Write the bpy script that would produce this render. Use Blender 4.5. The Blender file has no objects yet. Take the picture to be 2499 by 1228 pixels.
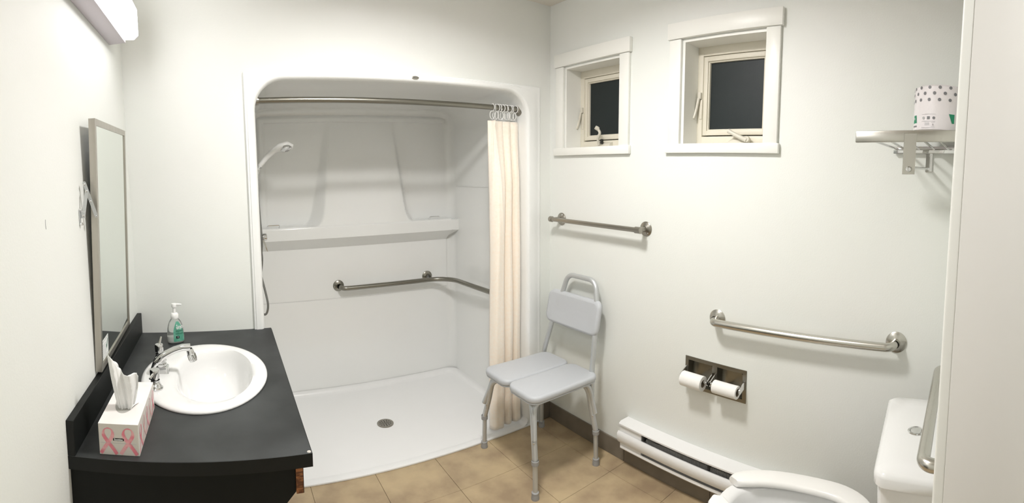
import bpy, bmesh, math, random
from math import sin, cos, pi, radians as R
from mathutils import Vector as V, Matrix, Euler
random.seed(7)
scene = bpy.context.scene
COL = scene.collection

# ------------------------------------------------------------------ camera (stitched panorama: cylindrical lens)
F_PX, CU, CV, W_PX, H_PX = 1165.153, 1249.5, 518.09, 2499, 1228
YAW, PITCH, ROLL, CAM_H = 0.6026, -0.0821, 0.0036, 1.4939
cy, sy = cos(YAW), sin(YAW); cp, sp = cos(PITCH), sin(PITCH); cr, sr = cos(ROLL), sin(ROLL)
Rz = Matrix(((cy, sy, 0), (-sy, cy, 0), (0, 0, 1)))
Rx = Matrix(((1, 0, 0), (0, cp, -sp), (0, sp, cp)))
Ry = Matrix(((cr, 0, sr), (0, 1, 0), (-sr, 0, cr)))
RC = Rz @ Rx @ Ry
cam_d = bpy.data.cameras.new('camera')
cam_d.type = 'PANO'
cam_d.panorama_type = 'CENTRAL_CYLINDRICAL'
cam_d.central_cylindrical_range_u_min = -CU / F_PX
cam_d.central_cylindrical_range_u_max = (W_PX - CU) / F_PX
cam_d.central_cylindrical_range_v_min = -(H_PX - CV) / F_PX
cam_d.central_cylindrical_range_v_max = CV / F_PX
cam_d.central_cylindrical_radius = 1.0
cam_d.clip_start = 0.01
cam = bpy.data.objects.new('camera', cam_d); COL.objects.link(cam)
X, Y, Z = RC.col[0], RC.col[2], -RC.col[1]
cam.matrix_world = Matrix(((X[0], Y[0], Z[0], 0), (X[1], Y[1], Z[1], 0), (X[2], Y[2], Z[2], CAM_H), (0, 0, 0, 1)))
scene.camera = cam

# ------------------------------------------------------------------ world: night outside
wd = bpy.data.worlds.new('world'); scene.world = wd; wd.use_nodes = True
wd.node_tree.nodes['Background'].inputs[0].default_value = (0.30, 0.42, 0.45, 1)
wd.node_tree.nodes['Background'].inputs[1].default_value = 0.012
scene.view_settings.view_transform = 'Standard'
scene.view_settings.look = 'None'
scene.view_settings.gamma = 1.0
scene.view_settings.use_curve_mapping = False
scene.view_settings.exposure = 1.38
VANITY_GLOW = 4.2
CEIL_GLOW = 60.0
HALL_FILL_GLOW = 3.2  # strength of the added corridor fill

# ------------------------------------------------------------------ materials
MATS = {}
def mat(name, col, rough=0.5, metal=0.0, spec=0.5, coat=0.0, noise=None, bump=None, trans=0.0, emit=None, sub=0.0, aniso=0.0, ior=1.45):
    m = bpy.data.materials.new(name); m.use_nodes = True
    nt = m.node_tree; b = nt.nodes['Principled BSDF']
    b.inputs['Base Color'].default_value = (*col, 1)
    b.inputs['Roughness'].default_value = rough
    b.inputs['Metallic'].default_value = metal
    b.inputs['Specular IOR Level'].default_value = spec
    b.inputs['Coat Weight'].default_value = coat
    b.inputs['Coat Roughness'].default_value = 0.08
    b.inputs['Transmission Weight'].default_value = trans
    b.inputs['IOR'].default_value = ior
    b.inputs['Subsurface Weight'].default_value = sub
    b.inputs['Anisotropic'].default_value = aniso
    if emit:
        b.inputs['Emission Color'].default_value = (*emit[0], 1); b.inputs['Emission Strength'].default_value = emit[1]
    if noise or bump:
        geo = nt.nodes.new('ShaderNodeNewGeometry')
    if noise:   # (scale, colour2, low, high, stretch)
        sc, c2, lo, hi = noise[:4]
        n = nt.nodes.new('ShaderNodeTexNoise'); n.inputs['Scale'].default_value = sc; n.inputs['Detail'].default_value = 6
        mp = nt.nodes.new('ShaderNodeMapping')
        if len(noise) > 4: mp.inputs['Scale'].default_value = noise[4]
        nt.links.new(geo.outputs['Position'], mp.inputs[0]); nt.links.new(mp.outputs[0], n.inputs['Vector'])
        mr = nt.nodes.new('ShaderNodeMapRange'); mr.inputs[1].default_value = lo; mr.inputs[2].default_value = hi
        mx = nt.nodes.new('ShaderNodeMix'); mx.data_type = 'RGBA'
        mx.inputs[6].default_value = (*col, 1); mx.inputs[7].default_value = (*c2, 1)
        nt.links.new(n.outputs[0], mr.inputs[0]); nt.links.new(mr.outputs[0], mx.inputs[0]); nt.links.new(mx.outputs[2], b.inputs['Base Color'])
    if bump:    # (scale, strength, distance)
        n = nt.nodes.new('ShaderNodeTexNoise'); n.inputs['Scale'].default_value = bump[0]; n.inputs['Detail'].default_value = 4
        mp = nt.nodes.new('ShaderNodeMapping')
        if len(bump) > 3: mp.inputs['Scale'].default_value = bump[3]
        nt.links.new(geo.outputs['Position'], mp.inputs[0]); nt.links.new(mp.outputs[0], n.inputs['Vector'])
        bp = nt.nodes.new('ShaderNodeBump'); bp.inputs['Strength'].default_value = bump[1]; bp.inputs['Distance'].default_value = bump[2]
        nt.links.new(n.outputs[0], bp.inputs['Height']); nt.links.new(bp.outputs[0], b.inputs['Normal'])
    MATS[name] = m
    return m
WALL = mat('wall_paint', (0.812, 0.838, 0.795), 0.55, noise=(1.1, (0.822, 0.832, 0.80), .35, .65), bump=(160, .12, .002))
CEILM = mat('ceiling_paint', (0.84, 0.80, 0.73), 0.8, bump=(120, .15, .002))
TRIM = mat('trim_paint', (0.875, 0.875, 0.83), 0.35)
DOORP = mat('door_paint', (0.80, 0.785, 0.75), 0.35, bump=(60, .05, .001))
ACRYL = mat('white_acrylic', (0.90, 0.91, 0.895), 0.13, spec=0.5, coat=0.25)
PAN = mat('white_pan', (0.91, 0.915, 0.91), 0.3, bump=(500, .1, .0006))
PORC = mat('porcelain', (0.80, 0.80, 0.79), 0.07, coat=0.4)
SEATP = mat('toilet_seat_plastic', (0.86, 0.85, 0.82), 0.2)
NICK = mat('brushed_steel', (0.36, 0.34, 0.30), 0.28, 1.0, bump=(300, .05, .0005, (1, 1, .1)))
DNICK = mat('dark_steel', (0.27, 0.26, 0.225), 0.30, 1.0)
CHROME = mat('chrome', (0.72, 0.72, 0.72), 0.06, 1.0)
SATIN = mat('satin_steel', (0.55, 0.535, 0.49), 0.27, 1.0)
MFRAME = mat('mirror_frame_steel', (0.50, 0.475, 0.43), 0.34, 1.0, noise=(40, (0.44, 0.41, 0.36), .3, .7, (1, 1, .1)))
ALU = mat('aluminium', (0.60, 0.62, 0.63), 0.5, 0.75)
MIRR = mat('mirror_glass', (0.86, 0.90, 0.86), 0.01, 1.0)
LAM = mat('black_laminate', (0.013, 0.015, 0.0155), 0.5, spec=0.7, noise=(4.5, (0.044, 0.048, 0.049), .38, .72), bump=(900, .08, .0003))  # lighter mottle paints reflected haze and wear into the top
LAM_SHADED = mat('black_laminate_shaded', (0.006, 0.0072, 0.0068), 0.5, spec=0.35)  # darker copy of the laminate, shade of the upright faces in its colour
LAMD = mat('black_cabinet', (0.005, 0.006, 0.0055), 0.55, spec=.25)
WOODE = mat('raw_wood_edge', (0.30, 0.115, 0.04), 0.6, noise=(55, (0.10, 0.035, 0.012), .42, .58, (1, 1, 4)))
FLOORM = mat('tan_vinyl_tile', (0.54, 0.42, 0.255), 0.38, noise=(5.5, (0.345, 0.255, 0.16), .36, .66), bump=(260, .12, .0008))
FLOORS = mat('tile_joint', (0.24, 0.175, 0.11), 0.8)
BASEM = mat('brown_base_tile', (0.21, 0.18, 0.14), 0.5, noise=(7, (0.15, 0.125, 0.095), .35, .7))
CURT = mat('peach_fabric', (1.0, 0.915, 0.80), 0.42, spec=.5, noise=(70, (1.0, 0.88, 0.745), .4, .7), bump=(380, .25, .0006), sub=0.0)
CURT.node_tree.nodes['Principled BSDF'].inputs['Sheen Weight'].default_value = .5
GPLAST = mat('grey_plastic', (0.525, 0.545, 0.57), 0.38)
RUBBER = mat('grey_rubber', (0.34, 0.34, 0.335), 0.6)
WPLAST = mat('white_plastic', (0.86, 0.86, 0.84), 0.3)
WPLASTB = mat('cream_plastic', (0.66, 0.63, 0.54), 0.35)
WINF = mat('almond_vinyl', (0.74, 0.70, 0.59), 0.4)
DARK = mat('dark_void', (0.02, 0.02, 0.018), 0.6)
HEATW = mat('heater_enamel', (0.84, 0.84, 0.83), 0.3)
HEATG = mat('heater_fin_metal', (0.62, 0.62, 0.61), 0.5, 0.2)
PAPER = mat('paper_white', (0.87, 0.86, 0.83), 0.85, bump=(220, .3, .001))
TISSUE = mat('tissue_white', (0.88, 0.88, 0.86), 0.9)
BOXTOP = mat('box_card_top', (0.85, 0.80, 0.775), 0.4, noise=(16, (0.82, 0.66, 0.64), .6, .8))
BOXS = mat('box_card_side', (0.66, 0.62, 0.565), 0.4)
PINK = mat('print_pink', (0.74, 0.22, 0.27), 0.4, noise=(50, (0.80, 0.42, 0.44), .42, .62))
PINKL = mat('print_pale_pink', (0.72, 0.45, 0.43), 0.4)
BLACKP = mat('print_black', (0.01, 0.01, 0.01), 0.5)
WHITEP = mat('print_white', (0.85, 0.87, 0.85), 0.5)
GREYP = mat('print_grey', (0.20, 0.20, 0.21), 0.5)
GREYL = mat('print_light_grey', (0.45, 0.45, 0.46), 0.5)
GREENP = mat('print_green', (0.015, 0.26, 0.13), 0.45)
TEALP = mat('label_teal', (0.09, 0.34, 0.235), 0.35, noise=(60, (0.20, 0.47, 0.36), .4, .7))
TEALD = mat('label_dark_teal', (0.015, 0.13, 0.075), 0.4)
WRAP = mat('package_wrap', (0.82, 0.78, 0.79), 0.3, bump=(50, .2, .002))
CLEARP = mat('clear_plastic', (0.93, 0.95, 0.93), 0.08, trans=0.9, ior=1.25)
SOAPL = mat('clear_soap', (0.90, 0.91, 0.88), 0.25, trans=0.35, ior=1.33)
FROST = mat('frosted_glass', (0.022, 0.034, 0.036), 0.45, trans=0.5, spec=.35, bump=(160, .3, .001))
DIFF = mat('lamp_diffuser', (0.9, 0.9, 0.9), 0.4, emit=((0.99, 0.97, 1.0), VANITY_GLOW))
CEILD = mat('ceiling_lamp_glass', (0.9, 0.9, 0.9), 0.4, emit=((1.0, 0.98, 0.96), CEIL_GLOW))
HALLD = mat('hall_fill_panel', (0.9, 0.9, 0.9), 0.4, emit=((1.0, 0.985, 0.985), HALL_FILL_GLOW))  # glow of the added fill panel in the corridor
HOUSE = mat('lamp_housing_white', (0.66, 0.61, 0.66), 0.35)
DARKM = mat('tank_shadow_gap', (0.05, 0.04, 0.03), 0.7)

# ------------------------------------------------------------------ object helpers
ORG = {}
def org(p): return ORG[p.name] if p is not None else V((0, 0, 0))
def thing(name, label, cat, loc, group=None, kind=None):
    o = bpy.data.objects.new(name, None); COL.objects.link(o); o.location = loc
    o.empty_display_size = 0.05
    o['label'] = label; o['category'] = cat
    if group: o['group'] = group
    if kind: o['kind'] = kind
    ORG[o.name] = V(loc)
    return o
def tag(o, label=None, cat=None, group=None, kind=None):
    if label: o['label'] = label
    if cat: o['category'] = cat
    if group: o['group'] = group
    if kind: o['kind'] = kind
    return o

class B:
    """collects shapes given in room coordinates, then links them as one mesh object"""
    def __init__(s): s.bm = bmesh.new()
    def box(s, x0, x1, y0, y1, z0, z1, bev=0.0, seg=2, rot=None, about=None):
        bm = bmesh.new()
        vs = [bm.verts.new((x, y, z)) for x in (x0, x1) for y in (y0, y1) for z in (z0, z1)]
        for f in ((0, 1, 3, 2), (4, 6, 7, 5), (0, 4, 5, 1), (2, 3, 7, 6), (0, 2, 6, 4), (1, 5, 7, 3)):
            bm.faces.new([vs[i] for i in f])
        if bev > 0:
            bmesh.ops.bevel(bm, geom=list(bm.edges), offset=bev, segments=seg, profile=0.5, affect='EDGES')
        if rot is not None:
            c = V(about) if about else V(((x0+x1)/2, (y0+y1)/2, (z0+z1)/2))
            for v in bm.verts: v.co = c + rot @ (v.co - c)
        s.merge(bm); return s
    def merge(s, bm):
        me = bpy.data.meshes.new('t'); bm.to_mesh(me); bm.free(); s.bm.from_mesh(me); bpy.data.meshes.remove(me)
    def tube(s, pts, r, n=16, cap=True, closed=False, radii=None):
        pts = [V(p) for p in pts]; m = len(pts)
        T = []
        for i in range(m):
            if closed: t = pts[(i+1) % m] - pts[i-1]
            else: t = pts[min(i+1, m-1)] - pts[max(i-1, 0)]
            T.append(t.normalized())
        up = V((0, 0, 1)) if abs(T[0].z) < 0.9 else V((1, 0, 0))
        N = (up - T[0]*up.dot(T[0])).normalized(); rings = []
        for i in range(m):
            N = (N - T[i]*N.dot(T[i])).normalized(); Bn = T[i].cross(N)
            rr = radii[i] if radii else r
            rings.append([s.bm.verts.new(pts[i] + (N*cos(2*pi*k/n) + Bn*sin(2*pi*k/n))*rr) for k in range(n)])
        for i in range(m if closed else m-1):
            a, b = rings[i], rings[(i+1) % m]
            for k in range(n): s.bm.faces.new((a[k], a[(k+1) % n], b[(k+1) % n], b[k]))
        if cap and not closed:
            s.bm.faces.new(list(reversed(rings[0]))); s.bm.faces.new(rings[-1])
        return s
    def lathe(s, prof, c=(0, 0, 0), axis='Z', n=32, sx=1.0, sy=1.0):
        """prof: (radius, height) list; axis: Z, X or Y or a vector"""
        ax = {'X': V((1, 0, 0)), 'Y': V((0, 1, 0)), 'Z': V((0, 0, 1))}[axis] if isinstance(axis, str) else V(axis).normalized()
        q = V((0, 0, 1)).rotation_difference(ax).to_matrix(); c = V(c); rings = []
        for r, h in prof:
            if r <= 1e-6: rings.append([s.bm.verts.new(c + q @ V((0, 0, h)))])
            else: rings.append([s.bm.verts.new(c + q @ V((r*sx*cos(2*pi*k/n), r*sy*sin(2*pi*k/n), h))) for k in range(n)])
        for a, b in zip(rings, rings[1:]):
            for k in range(n):
                k2 = (k+1) % n
                if len(a) == 1 and len(b) == 1: continue
                if len(a) == 1: s.bm.faces.new((a[0], b[k2], b[k]))
                elif len(b) == 1: s.bm.faces.new((a[k], a[k2], b[0]))
                else: s.bm.faces.new((a[k], a[k2], b[k2], b[k]))
        return s
    def loft(s, loops, closed=True, cap0=False, cap1=False):
        rs = [[s.bm.verts.new(p) for p in L] for L in loops]; n = len(rs[0])
        for a, b in zip(rs, rs[1:]):
            for k in range(n if closed else n-1):
                k2 = (k+1) % n
                s.bm.faces.new((a[k], a[k2], b[k2], b[k]))
        if cap0: s.bm.faces.new(list(reversed(rs[0])))
        if cap1: s.bm.faces.new(rs[-1])
        return s
    def poly(s, pts, d=None):
        """flat polygon; with d (vector) extruded into a prism"""
        a = [s.bm.verts.new(p) for p in pts]
        if d is None: s.bm.faces.new(a); return s
        d = V(d); b = [s.bm.verts.new(V(p)+d) for p in pts]; n = len(a)
        s.bm.faces.new(a); s.bm.faces.new(list(reversed(b)))
        for k in range(n): s.bm.faces.new((a[k], b[k], b[(k+1) % n], a[(k+1) % n]))
        return s
    def bevel(s, off, seg=2, ang=30):
        es = [e for e in s.bm.edges if len(e.link_faces) == 2 and e.calc_face_angle(0) > R(ang)]
        bmesh.ops.bevel(s.bm, geom=es, offset=off, segments=seg, profile=0.5, affect='EDGES'); return s
    def build(s, name, m, parent=None, smooth=True, ang=35, origin=None):
        O = org(parent) if parent is not None else V(origin or (0, 0, 0))
        bmesh.ops.recalc_face_normals(s.bm, faces=s.bm.faces)
        for v in s.bm.verts: v.co -= O
        me = bpy.data.meshes.new(name); s.bm.to_mesh(me); s.bm.free()
        me.materials.append(m)
        if smooth:
            for p in me.polygons: p.use_smooth = True
            me.set_sharp_from_angle(angle=R(ang))
        o = bpy.data.objects.new(name, me); COL.objects.link(o)
        if parent is not None: o.parent = parent
        else: o.location = O
        ORG[o.name] = O
        return o

def fillet(pts, r, n=8):
    """round the inner corners of a polyline"""
    pts = [V(p) for p in pts]; out = [pts[0]]
    for i in range(1, len(pts)-1):
        rr = r[i-1] if isinstance(r, (list, tuple)) else r
        a, b, c = pts[i-1], pts[i], pts[i+1]
        u, w = (a-b), (c-b); th = u.angle(w); u.normalize(); w.normalize()
        d = min(rr/math.tan(th/2), (a-b).length*.49, (c-b).length*.49)
        rr2 = d*math.tan(th/2)
        p0, p1 = b+u*d, b+w*d; bis = (u+w).normalized(); cc = b + bis*(rr2/sin(th/2))
        v0, v1 = p0-cc, p1-cc; tot = v0.angle(v1)
        for k in range(n+1):
            t = k/n
            out.append(cc + (v0*sin((1-t)*tot) + v1*sin(t*tot))/sin(tot))
    out.append(pts[-1]); return out
def rrect(x0, x1, y0, y1, r, n=6):
    """rounded rectangle, counter-clockwise (2D)"""
    rs = r if isinstance(r, (list, tuple)) else [r]*4; o = []
    for (cx, cy_, a0), q in zip(((x1, y1, 0), (x0, y1, 90), (x0, y0, 180), (x1, y0, 270)), rs):
        sx = -1 if cx == x1 else 1; sy_ = -1 if cy_ == y1 else 1
        for k in range(n+1):
            a = R(a0 + 90*k/n); o.append((cx + sx*q + q*cos(a), cy_ + sy_*q + q*sin(a)))
    return o
def slab(x0, x1, y0, y1, z0, z1, r, e, n=6, m=4, z_top_in=0):
    """loops of a cushion-like slab with rounded plan corners and rounded edges"""
    L = []
    for k in range(m+1):
        a = pi/2*k/m; L.append([(x, y, z0 + e*(1-cos(a))) for x, y in rrect(x0+e*(1-sin(a)), x1-e*(1-sin(a)), y0+e*(1-sin(a)), y1-e*(1-sin(a)), max(r-e*(1-sin(a)), .001), n)])
    for k in range(m+1):
        a = pi/2*k/m; L.append([(x, y, z1 - e*(1-sin(a))) for x, y in rrect(x0+e*(1-cos(a)), x1-e*(1-cos(a)), y0+e*(1-cos(a)), y1-e*(1-cos(a)), max(r-e*(1-cos(a)), .001), n)])
    return L
def text_mesh(body, size, mat_, parent, M4, name='lettering', align='CENTER', extr=0.0002, shear=0.0, off=0.0, sx=1.0):
    cu = bpy.data.curves.new(name, 'FONT'); cu.body = body; cu.size = size; cu.extrude = extr; cu.align_x = align; cu.align_y = 'CENTER'
    cu.shear = shear; cu.offset = off; cu.resolution_u = 3
    o = bpy.data.objects.new('tmp', cu); COL.objects.link(o)
    dg = bpy.context.evaluated_depsgraph_get(); me = bpy.data.meshes.new_from_object(o.evaluated_get(dg))
    bpy.data.objects.remove(o); bpy.data.curves.remove(cu)
    me.transform(Matrix.Diagonal((sx, 1, 1, 1)))
    me.transform(M4); me.transform(Matrix.Translation(-org(parent)))
    me.name = name; me.materials.clear(); me.materials.append(mat_)
    t = bpy.data.objects.new(name, me); COL.objects.link(t); t.parent = parent; ORG[t.name] = org(parent)
    return t
def frame_mat(origin, xa, ya):
    xa = V(xa).normalized(); ya = V(ya); ya = (ya - xa*ya.dot(xa)).normalized(); za = xa.cross(ya)
    return Matrix(((xa[0], ya[0], za[0], origin[0]), (xa[1], ya[1], za[1], origin[1]), (xa[2], ya[2], za[2], origin[2]), (0, 0, 0, 1)))

# ------------------------------------------------------------------ key dimensions (metres, camera over the origin)
XL, XR, YB, ZC, YF = -0.439, 1.786, 2.197, 2.447, 0.02
T = 0.12

# ================================================================== THE SETTING
def struct(o, label, cat='wall'): return tag(o, label, cat, kind='structure')
# floor with its own tiles
fl = struct(B().box(XL-T, XR+T, -0.12, YB+.0, -0.06, -0.004).build('floor', FLOORS, smooth=False), 'tan mottled vinyl tile floor of the washroom', 'floor')
TX = [XL] + [0.345 + .33*k for k in range(-2, 5) if XL < 0.345 + .33*k < XR] + [XR]
TY = [YF-.14] + [1.895 - .328*k for k in range(6, -1, -1) if 1.895 - .328*k > YF-.1] + [YB-.012]
shared = {}
for i in range(len(TX)-1):
    for j in range(len(TY)-1):
        w, d = TX[i+1]-TX[i], TY[j+1]-TY[j]
        if w < .02 or d < .02: continue
        key = (round(w, 3), round(d, 3)); g = .0008
        cx, cy_ = (TX[i]+TX[i+1])/2, (TY[j]+TY[j+1])/2
        if key not in shared:
            t = B().box(-w/2+g, w/2-g, -d/2+g, d/2-g, -.004, 0, .0008, 1).build('floor_tile', FLOORM, smooth=False)
            shared[key] = t.data
        else:
            t = bpy.data.objects.new('floor_tile', shared[key]); COL.objects.link(t)
        t.location = (cx, cy_, 0); t.parent = fl
struct(B().box(XL-T, XR+T, YF-.14, YB+1.2, ZC, ZC+.08).build('ceiling', CEILM, smooth=False), 'beige painted ceiling', 'ceiling')
struct(B().box(XL-T, XL, -0.12, YB+1.1, -.06, ZC).build('wall_left', WALL, smooth=False), 'cream wall behind the vanity mirror')
wl = bpy.data.objects['wall_left']
ORG[wl.name] = V((0, 0, 0))
B().tube([(XL+.0004, 1.107, 1.424), (XL+.0004, 1.105, 1.412), (XL+.0004, 1.108, 1.400)], .0008, 6).build('scratch', GREYL, wl)
# back wall with the shower recess opening
AX0, AX1, AZ1 = 0.116, 1.697, 1.975
b = B()
b.box(XL, AX0, YB, YB+T, -.06, ZC); b.box(AX1, XR, YB, YB+T, -.06, ZC); b.box(AX0, AX1, YB, YB+T, AZ1, ZC)
struct(b.build('wall_back', WALL, smooth=False), 'cream wall around the shower recess')
# right wall with two window openings and a recess for the paper holder
W1 = (1.640, 2.053, 1.615, 2.071); W2 = (0.851, 1.255, 1.615, 2.084); TP = (0.905, 1.192, 0.530, 0.648)
def wall_with_holes(name, holes, ylo, yhi):
    ys = sorted({ylo, yhi, *[h[0] for h in holes], *[h[1] for h in holes]}); zs = sorted({-.06, ZC, *[h[2] for h in holes], *[h[3] for h in holes]})
    b = B()
    for y0, y1 in zip(ys, ys[1:]):
        col = []
        for z0, z1 in zip(zs, zs[1:]):
            ym, zm = (y0+y1)/2, (z0+z1)/2
            if any(h[0] < ym < h[1] and h[2] < zm < h[3] for h in holes): continue
            if col and abs(col[-1][1]-z0) < 1e-6: col[-1][1] = z1
            else: col.append([z0, z1])
        for z0, z1 in col: b.box(XR, XR+.20, y0, y1, z0, z1)
    return b.build(name, WALL, smooth=False)
struct(wall_with_holes('wall_right', [W1, W2, TP], -0.12, YB+T), 'long cream wall with two small windows')
# front wall (camera side) with the door opening
DX0, DX1, DZ = -0.12, 0.80, 2.05
b = B(); b.box(XL, DX0-.02, -.10, YF, -.06, ZC); b.box(DX1+.02, XR, -.10, YF, -.06, ZC); b.box(DX0-.02, DX1+.02, -.10, YF, DZ+.02, ZC)
struct(b.build('wall_front', WALL, smooth=False), 'cream wall behind the toilet tank, with the doorway')
# door lining and casing
dr = thing('door_1', 'white painted door frame at the right edge of the picture', 'door frame', (DX1, -.04, 0), kind='structure')
B().box(DX1, DX1+.02, -.12, YF, 0, DZ+.02, .0015, 2).build('door_jamb', DOORP, dr)
B().box(DX1+.002, DX1+.074, YF-.001, YF+.019, 0, DZ+.085, .004, 3).build('door_casing', TRIM, dr)
B().box(DX0-.02, DX0, -.12, YF-.001, 0, DZ+.02, .003, 2).build('door_jamb', DOORP, dr)
B().box(DX0-.076, DX0-.006, YF, YF+.019, 0, DZ+.085, .004, 3).build('door_casing', TRIM, dr)
B().box(DX0, DX1, -.12, YF-.001, DZ, DZ+.02, .003, 2).build('head_jamb', DOORP, dr)
B().box(DX0-.006, DX1+.006, YF, YF+.019, DZ+.006, DZ+.085, .004, 3).build('head_casing', TRIM, dr)
# the corridor behind the camera
b = B(); b.box(-1.3, 1.9, -1.42, -1.34, -.06, ZC); b.box(-1.38, -1.3, -1.42, -.10, -.06, ZC); b.box(1.9, 1.98, -1.42, -.10, -.06, ZC)
b.box(-1.3, XL-T, -.16, -.10, -.06, ZC); 
struct(b.build('wall_corridor', WALL, smooth=False), 'cream corridor walls behind the doorway')
struct(B().box(-1.38, 1.98, -1.42, -.12, -.06, 0).build('floor_corridor', FLOORM, smooth=False), 'tan corridor floor outside the doorway', 'floor')
struct(B().box(-1.38, 1.98, -1.42, YF-.14, ZC, ZC+.08).build('ceiling_corridor', CEILM, smooth=False), 'beige corridor ceiling outside the doorway', 'ceiling')
# tile skirting
def skirting(name, pieces, label):
    root = thing(name, label, 'baseboard', pieces[0][:3], kind='structure')
    for (x, y, z, x1, y1, z1) in pieces:
        B().box(x, x1, y, y1, z, z1, .0015, 1).build('base_tile', BASEM, root, smooth=False)
g = .001
ys = [YB-.010, 1.575, 1.052, 0.528, YF]
skirting('baseboard_right', [(XR-.009, ys[i+1]+g, 0, XR, ys[i]-g, .096) for i in range(4)], 'grey brown tile skirting under the heater')
skirting('baseboard_back', [(AX1+.002, YB-.009, 0, XR, YB, .096)], 'short piece of grey brown tile skirting in the corner beside the shower')
skirting('baseboard_front', [(.88, YF, 0, XR-.011, YF+.009, .096)], 'grey brown tile skirting behind the toilet')

# ------------------------------------------------------------------ windows
def window(name, w, label, crank_up, latch_z):
    y0, y1, z0, z1 = w
    r = thing(name, label, 'window', (XR, (y0+y1)/2, z0), kind='structure')
    XP = XR+.107      # plane of the vinyl frame
    zs = 1.634        # top of the stool board
    # jamb liner
    t = .009
    B().box(XR-.0012, XP+.009, y1-.0012, y1+t, z0, z1-.0012).build('side_liner', TRIM, r, smooth=False)
    B().box(XR-.0012, XP+.009, y0-t, y0+.0012, z0, z1-.0012).build('side_liner', TRIM, r, smooth=False)
    B().box(XR-.0014, XP+.009, y0-t-.0005, y1+t+.0005, z1-.001, z1+t).build('head_liner', TRIM, r, smooth=False)
    # casings
    cw = .063
    B().box(XR-.016, XR, y1+.014, y1+.014+cw, zs-.002, z1+.013, .0025).build('side_casing', TRIM, r)
    B().box(XR-.016, XR, y0-.004-cw+.004, y0+.0, zs-.002, z1+.013, .0025).build('side_casing', TRIM, r)
    B().box(XR-.023, XR, y0-.072, y1+.014+cw+.008, z1+.014, z1+.085, .0025).build('head_casing', TRIM, r)
    B().box(XR-.001, XP+.01, y0-.002, y1+.002, 1.604, zs-.0005).build('stool', TRIM, r)
    B().box(XR-.020, XR, y0-.072, y1+.014+cw+.016, 1.592, zs, .003).build('stool_nosing', TRIM, r)
    # vinyl frame: outer ring, sash ring, glazing bead
    def ring(name, a0, a1, c0, c1, wd_, x0, x1, m, bev=.002, wl_=None):
        wl_ = wl_ or wd_
        for q in ((a0, a0+wd_, c0, c1), (a1-wl_, a1, c0, c1), (a0+wd_-.001, a1-wl_+.001, c0, c0+wd_), (a0+wd_-.001, a1-wl_+.001, c1-wd_, c1)):
            B().box(x0, x1, q[0], q[1], q[2], q[3], bev).build(name, m, r)
    ring('frame_bar', y0, y1, zs-.002, z1, .042, XP, XP+.05, WINF, wl_=.029)
    ring('sash_bar', y0+.042, y1-.029, zs+.046, z1-.044, .022, XP+.006, XP+.05, WINF)
    ring('glazing_bead', y0+.063, y1-.050, zs+.067, z1-.065, .007, XP+.014, XP+.05, WINF, .001)
    B().box(XP+.026, XP+.032, y0+.067, y1-.053, zs+.071, z1-.069).build('pane', FROST, r, smooth=False)
    # latch on the left frame bar
    yl = y1-.018
    lt = B().box(XP-.014, XP+.002, yl-.009, yl+.008, latch_z+.092, latch_z+.122, .002).build('latch', WPLASTB, r)
    B().tube([(XP-.012, yl+.002, latch_z+.095), (XP-.018, yl+.008, latch_z+.05), (XP-.022, yl+.014, latch_z+.02), (XP-.030, yl+.017, latch_z)], .0065, 10, radii=[.007, .0065, .0065, .007]).build('latch_lever', WPLASTB, lt)
    B().box(XP-.004, XP+.001, yl-.012, yl+.004, latch_z, latch_z+.09, .001).build('latch_plate', WINF, lt)
    # crank operator on the bottom frame bar
    yc = y0 + .52*(y1-y0) if crank_up else y0+.44*(y1-y0)
    base = B().loft([[(XP+.002, yc-.062, zs+.004), (XP+.002, yc+.072, zs+.004), (XP+.002, yc+.035, zs+.030), (XP+.002, yc-.062, zs+.030)],
              [(XP-.026, yc-.060, zs+.006), (XP-.026, yc+.055, zs+.006), (XP-.018, yc+.020, zs+.022), (XP-.020, yc-.060, zs+.022)]], cap0=True, cap1=True).bevel(.002).build('crank_base', WPLASTB, r)
    if crank_up:
        B().tube(fillet([(XP-.026, yc+.018, zs+.018), (XP-.046, yc+.010, zs+.05), (XP-.048, yc-.012, zs+.078), (XP-.050, yc+.004, zs+.100)], .012, 5), .0075, 12).build('crank_arm', WPLASTB, base)
        B().lathe([(0, -.012), (.010, -.011), (.0115, 0), (.010, .011), (0, .012)], (XP-.055, yc+.006, zs+.103), (-.5, .35, .35), 16).build('crank_knob', WPLASTB, base)
        B().box(XP-.034, XP-.018, yc-.010, yc+.004, zs+.020, zs+.046, .004).build('crank_hinge', DARK, base)
    else:
        B().tube([(XP-.030, yc-.056, zs+.020), (XP-.036, yc-.030, zs+.030), (XP-.040, yc+.012, zs+.050), (XP-.042, yc+.030, zs+.060)], .008, 12, radii=[.011, .010, .009, .010]).build('crank_arm', WPLASTB, base)
        B().lathe([(0, -.006), (.013, -.006), (.013, .006), (0, .007)], (XP-.030, yc-.058, zs+.024), 'X', 16).build('crank_hinge', WPLASTB, base)
    # outer wall reveal
    return r
window('window_1', W1, 'smaller looking window nearest the shower, crank handle raised', True, 1.745)
window('window_2', W2, 'window in the middle of the long wall, crank handle folded down', False, 1.755)

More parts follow.
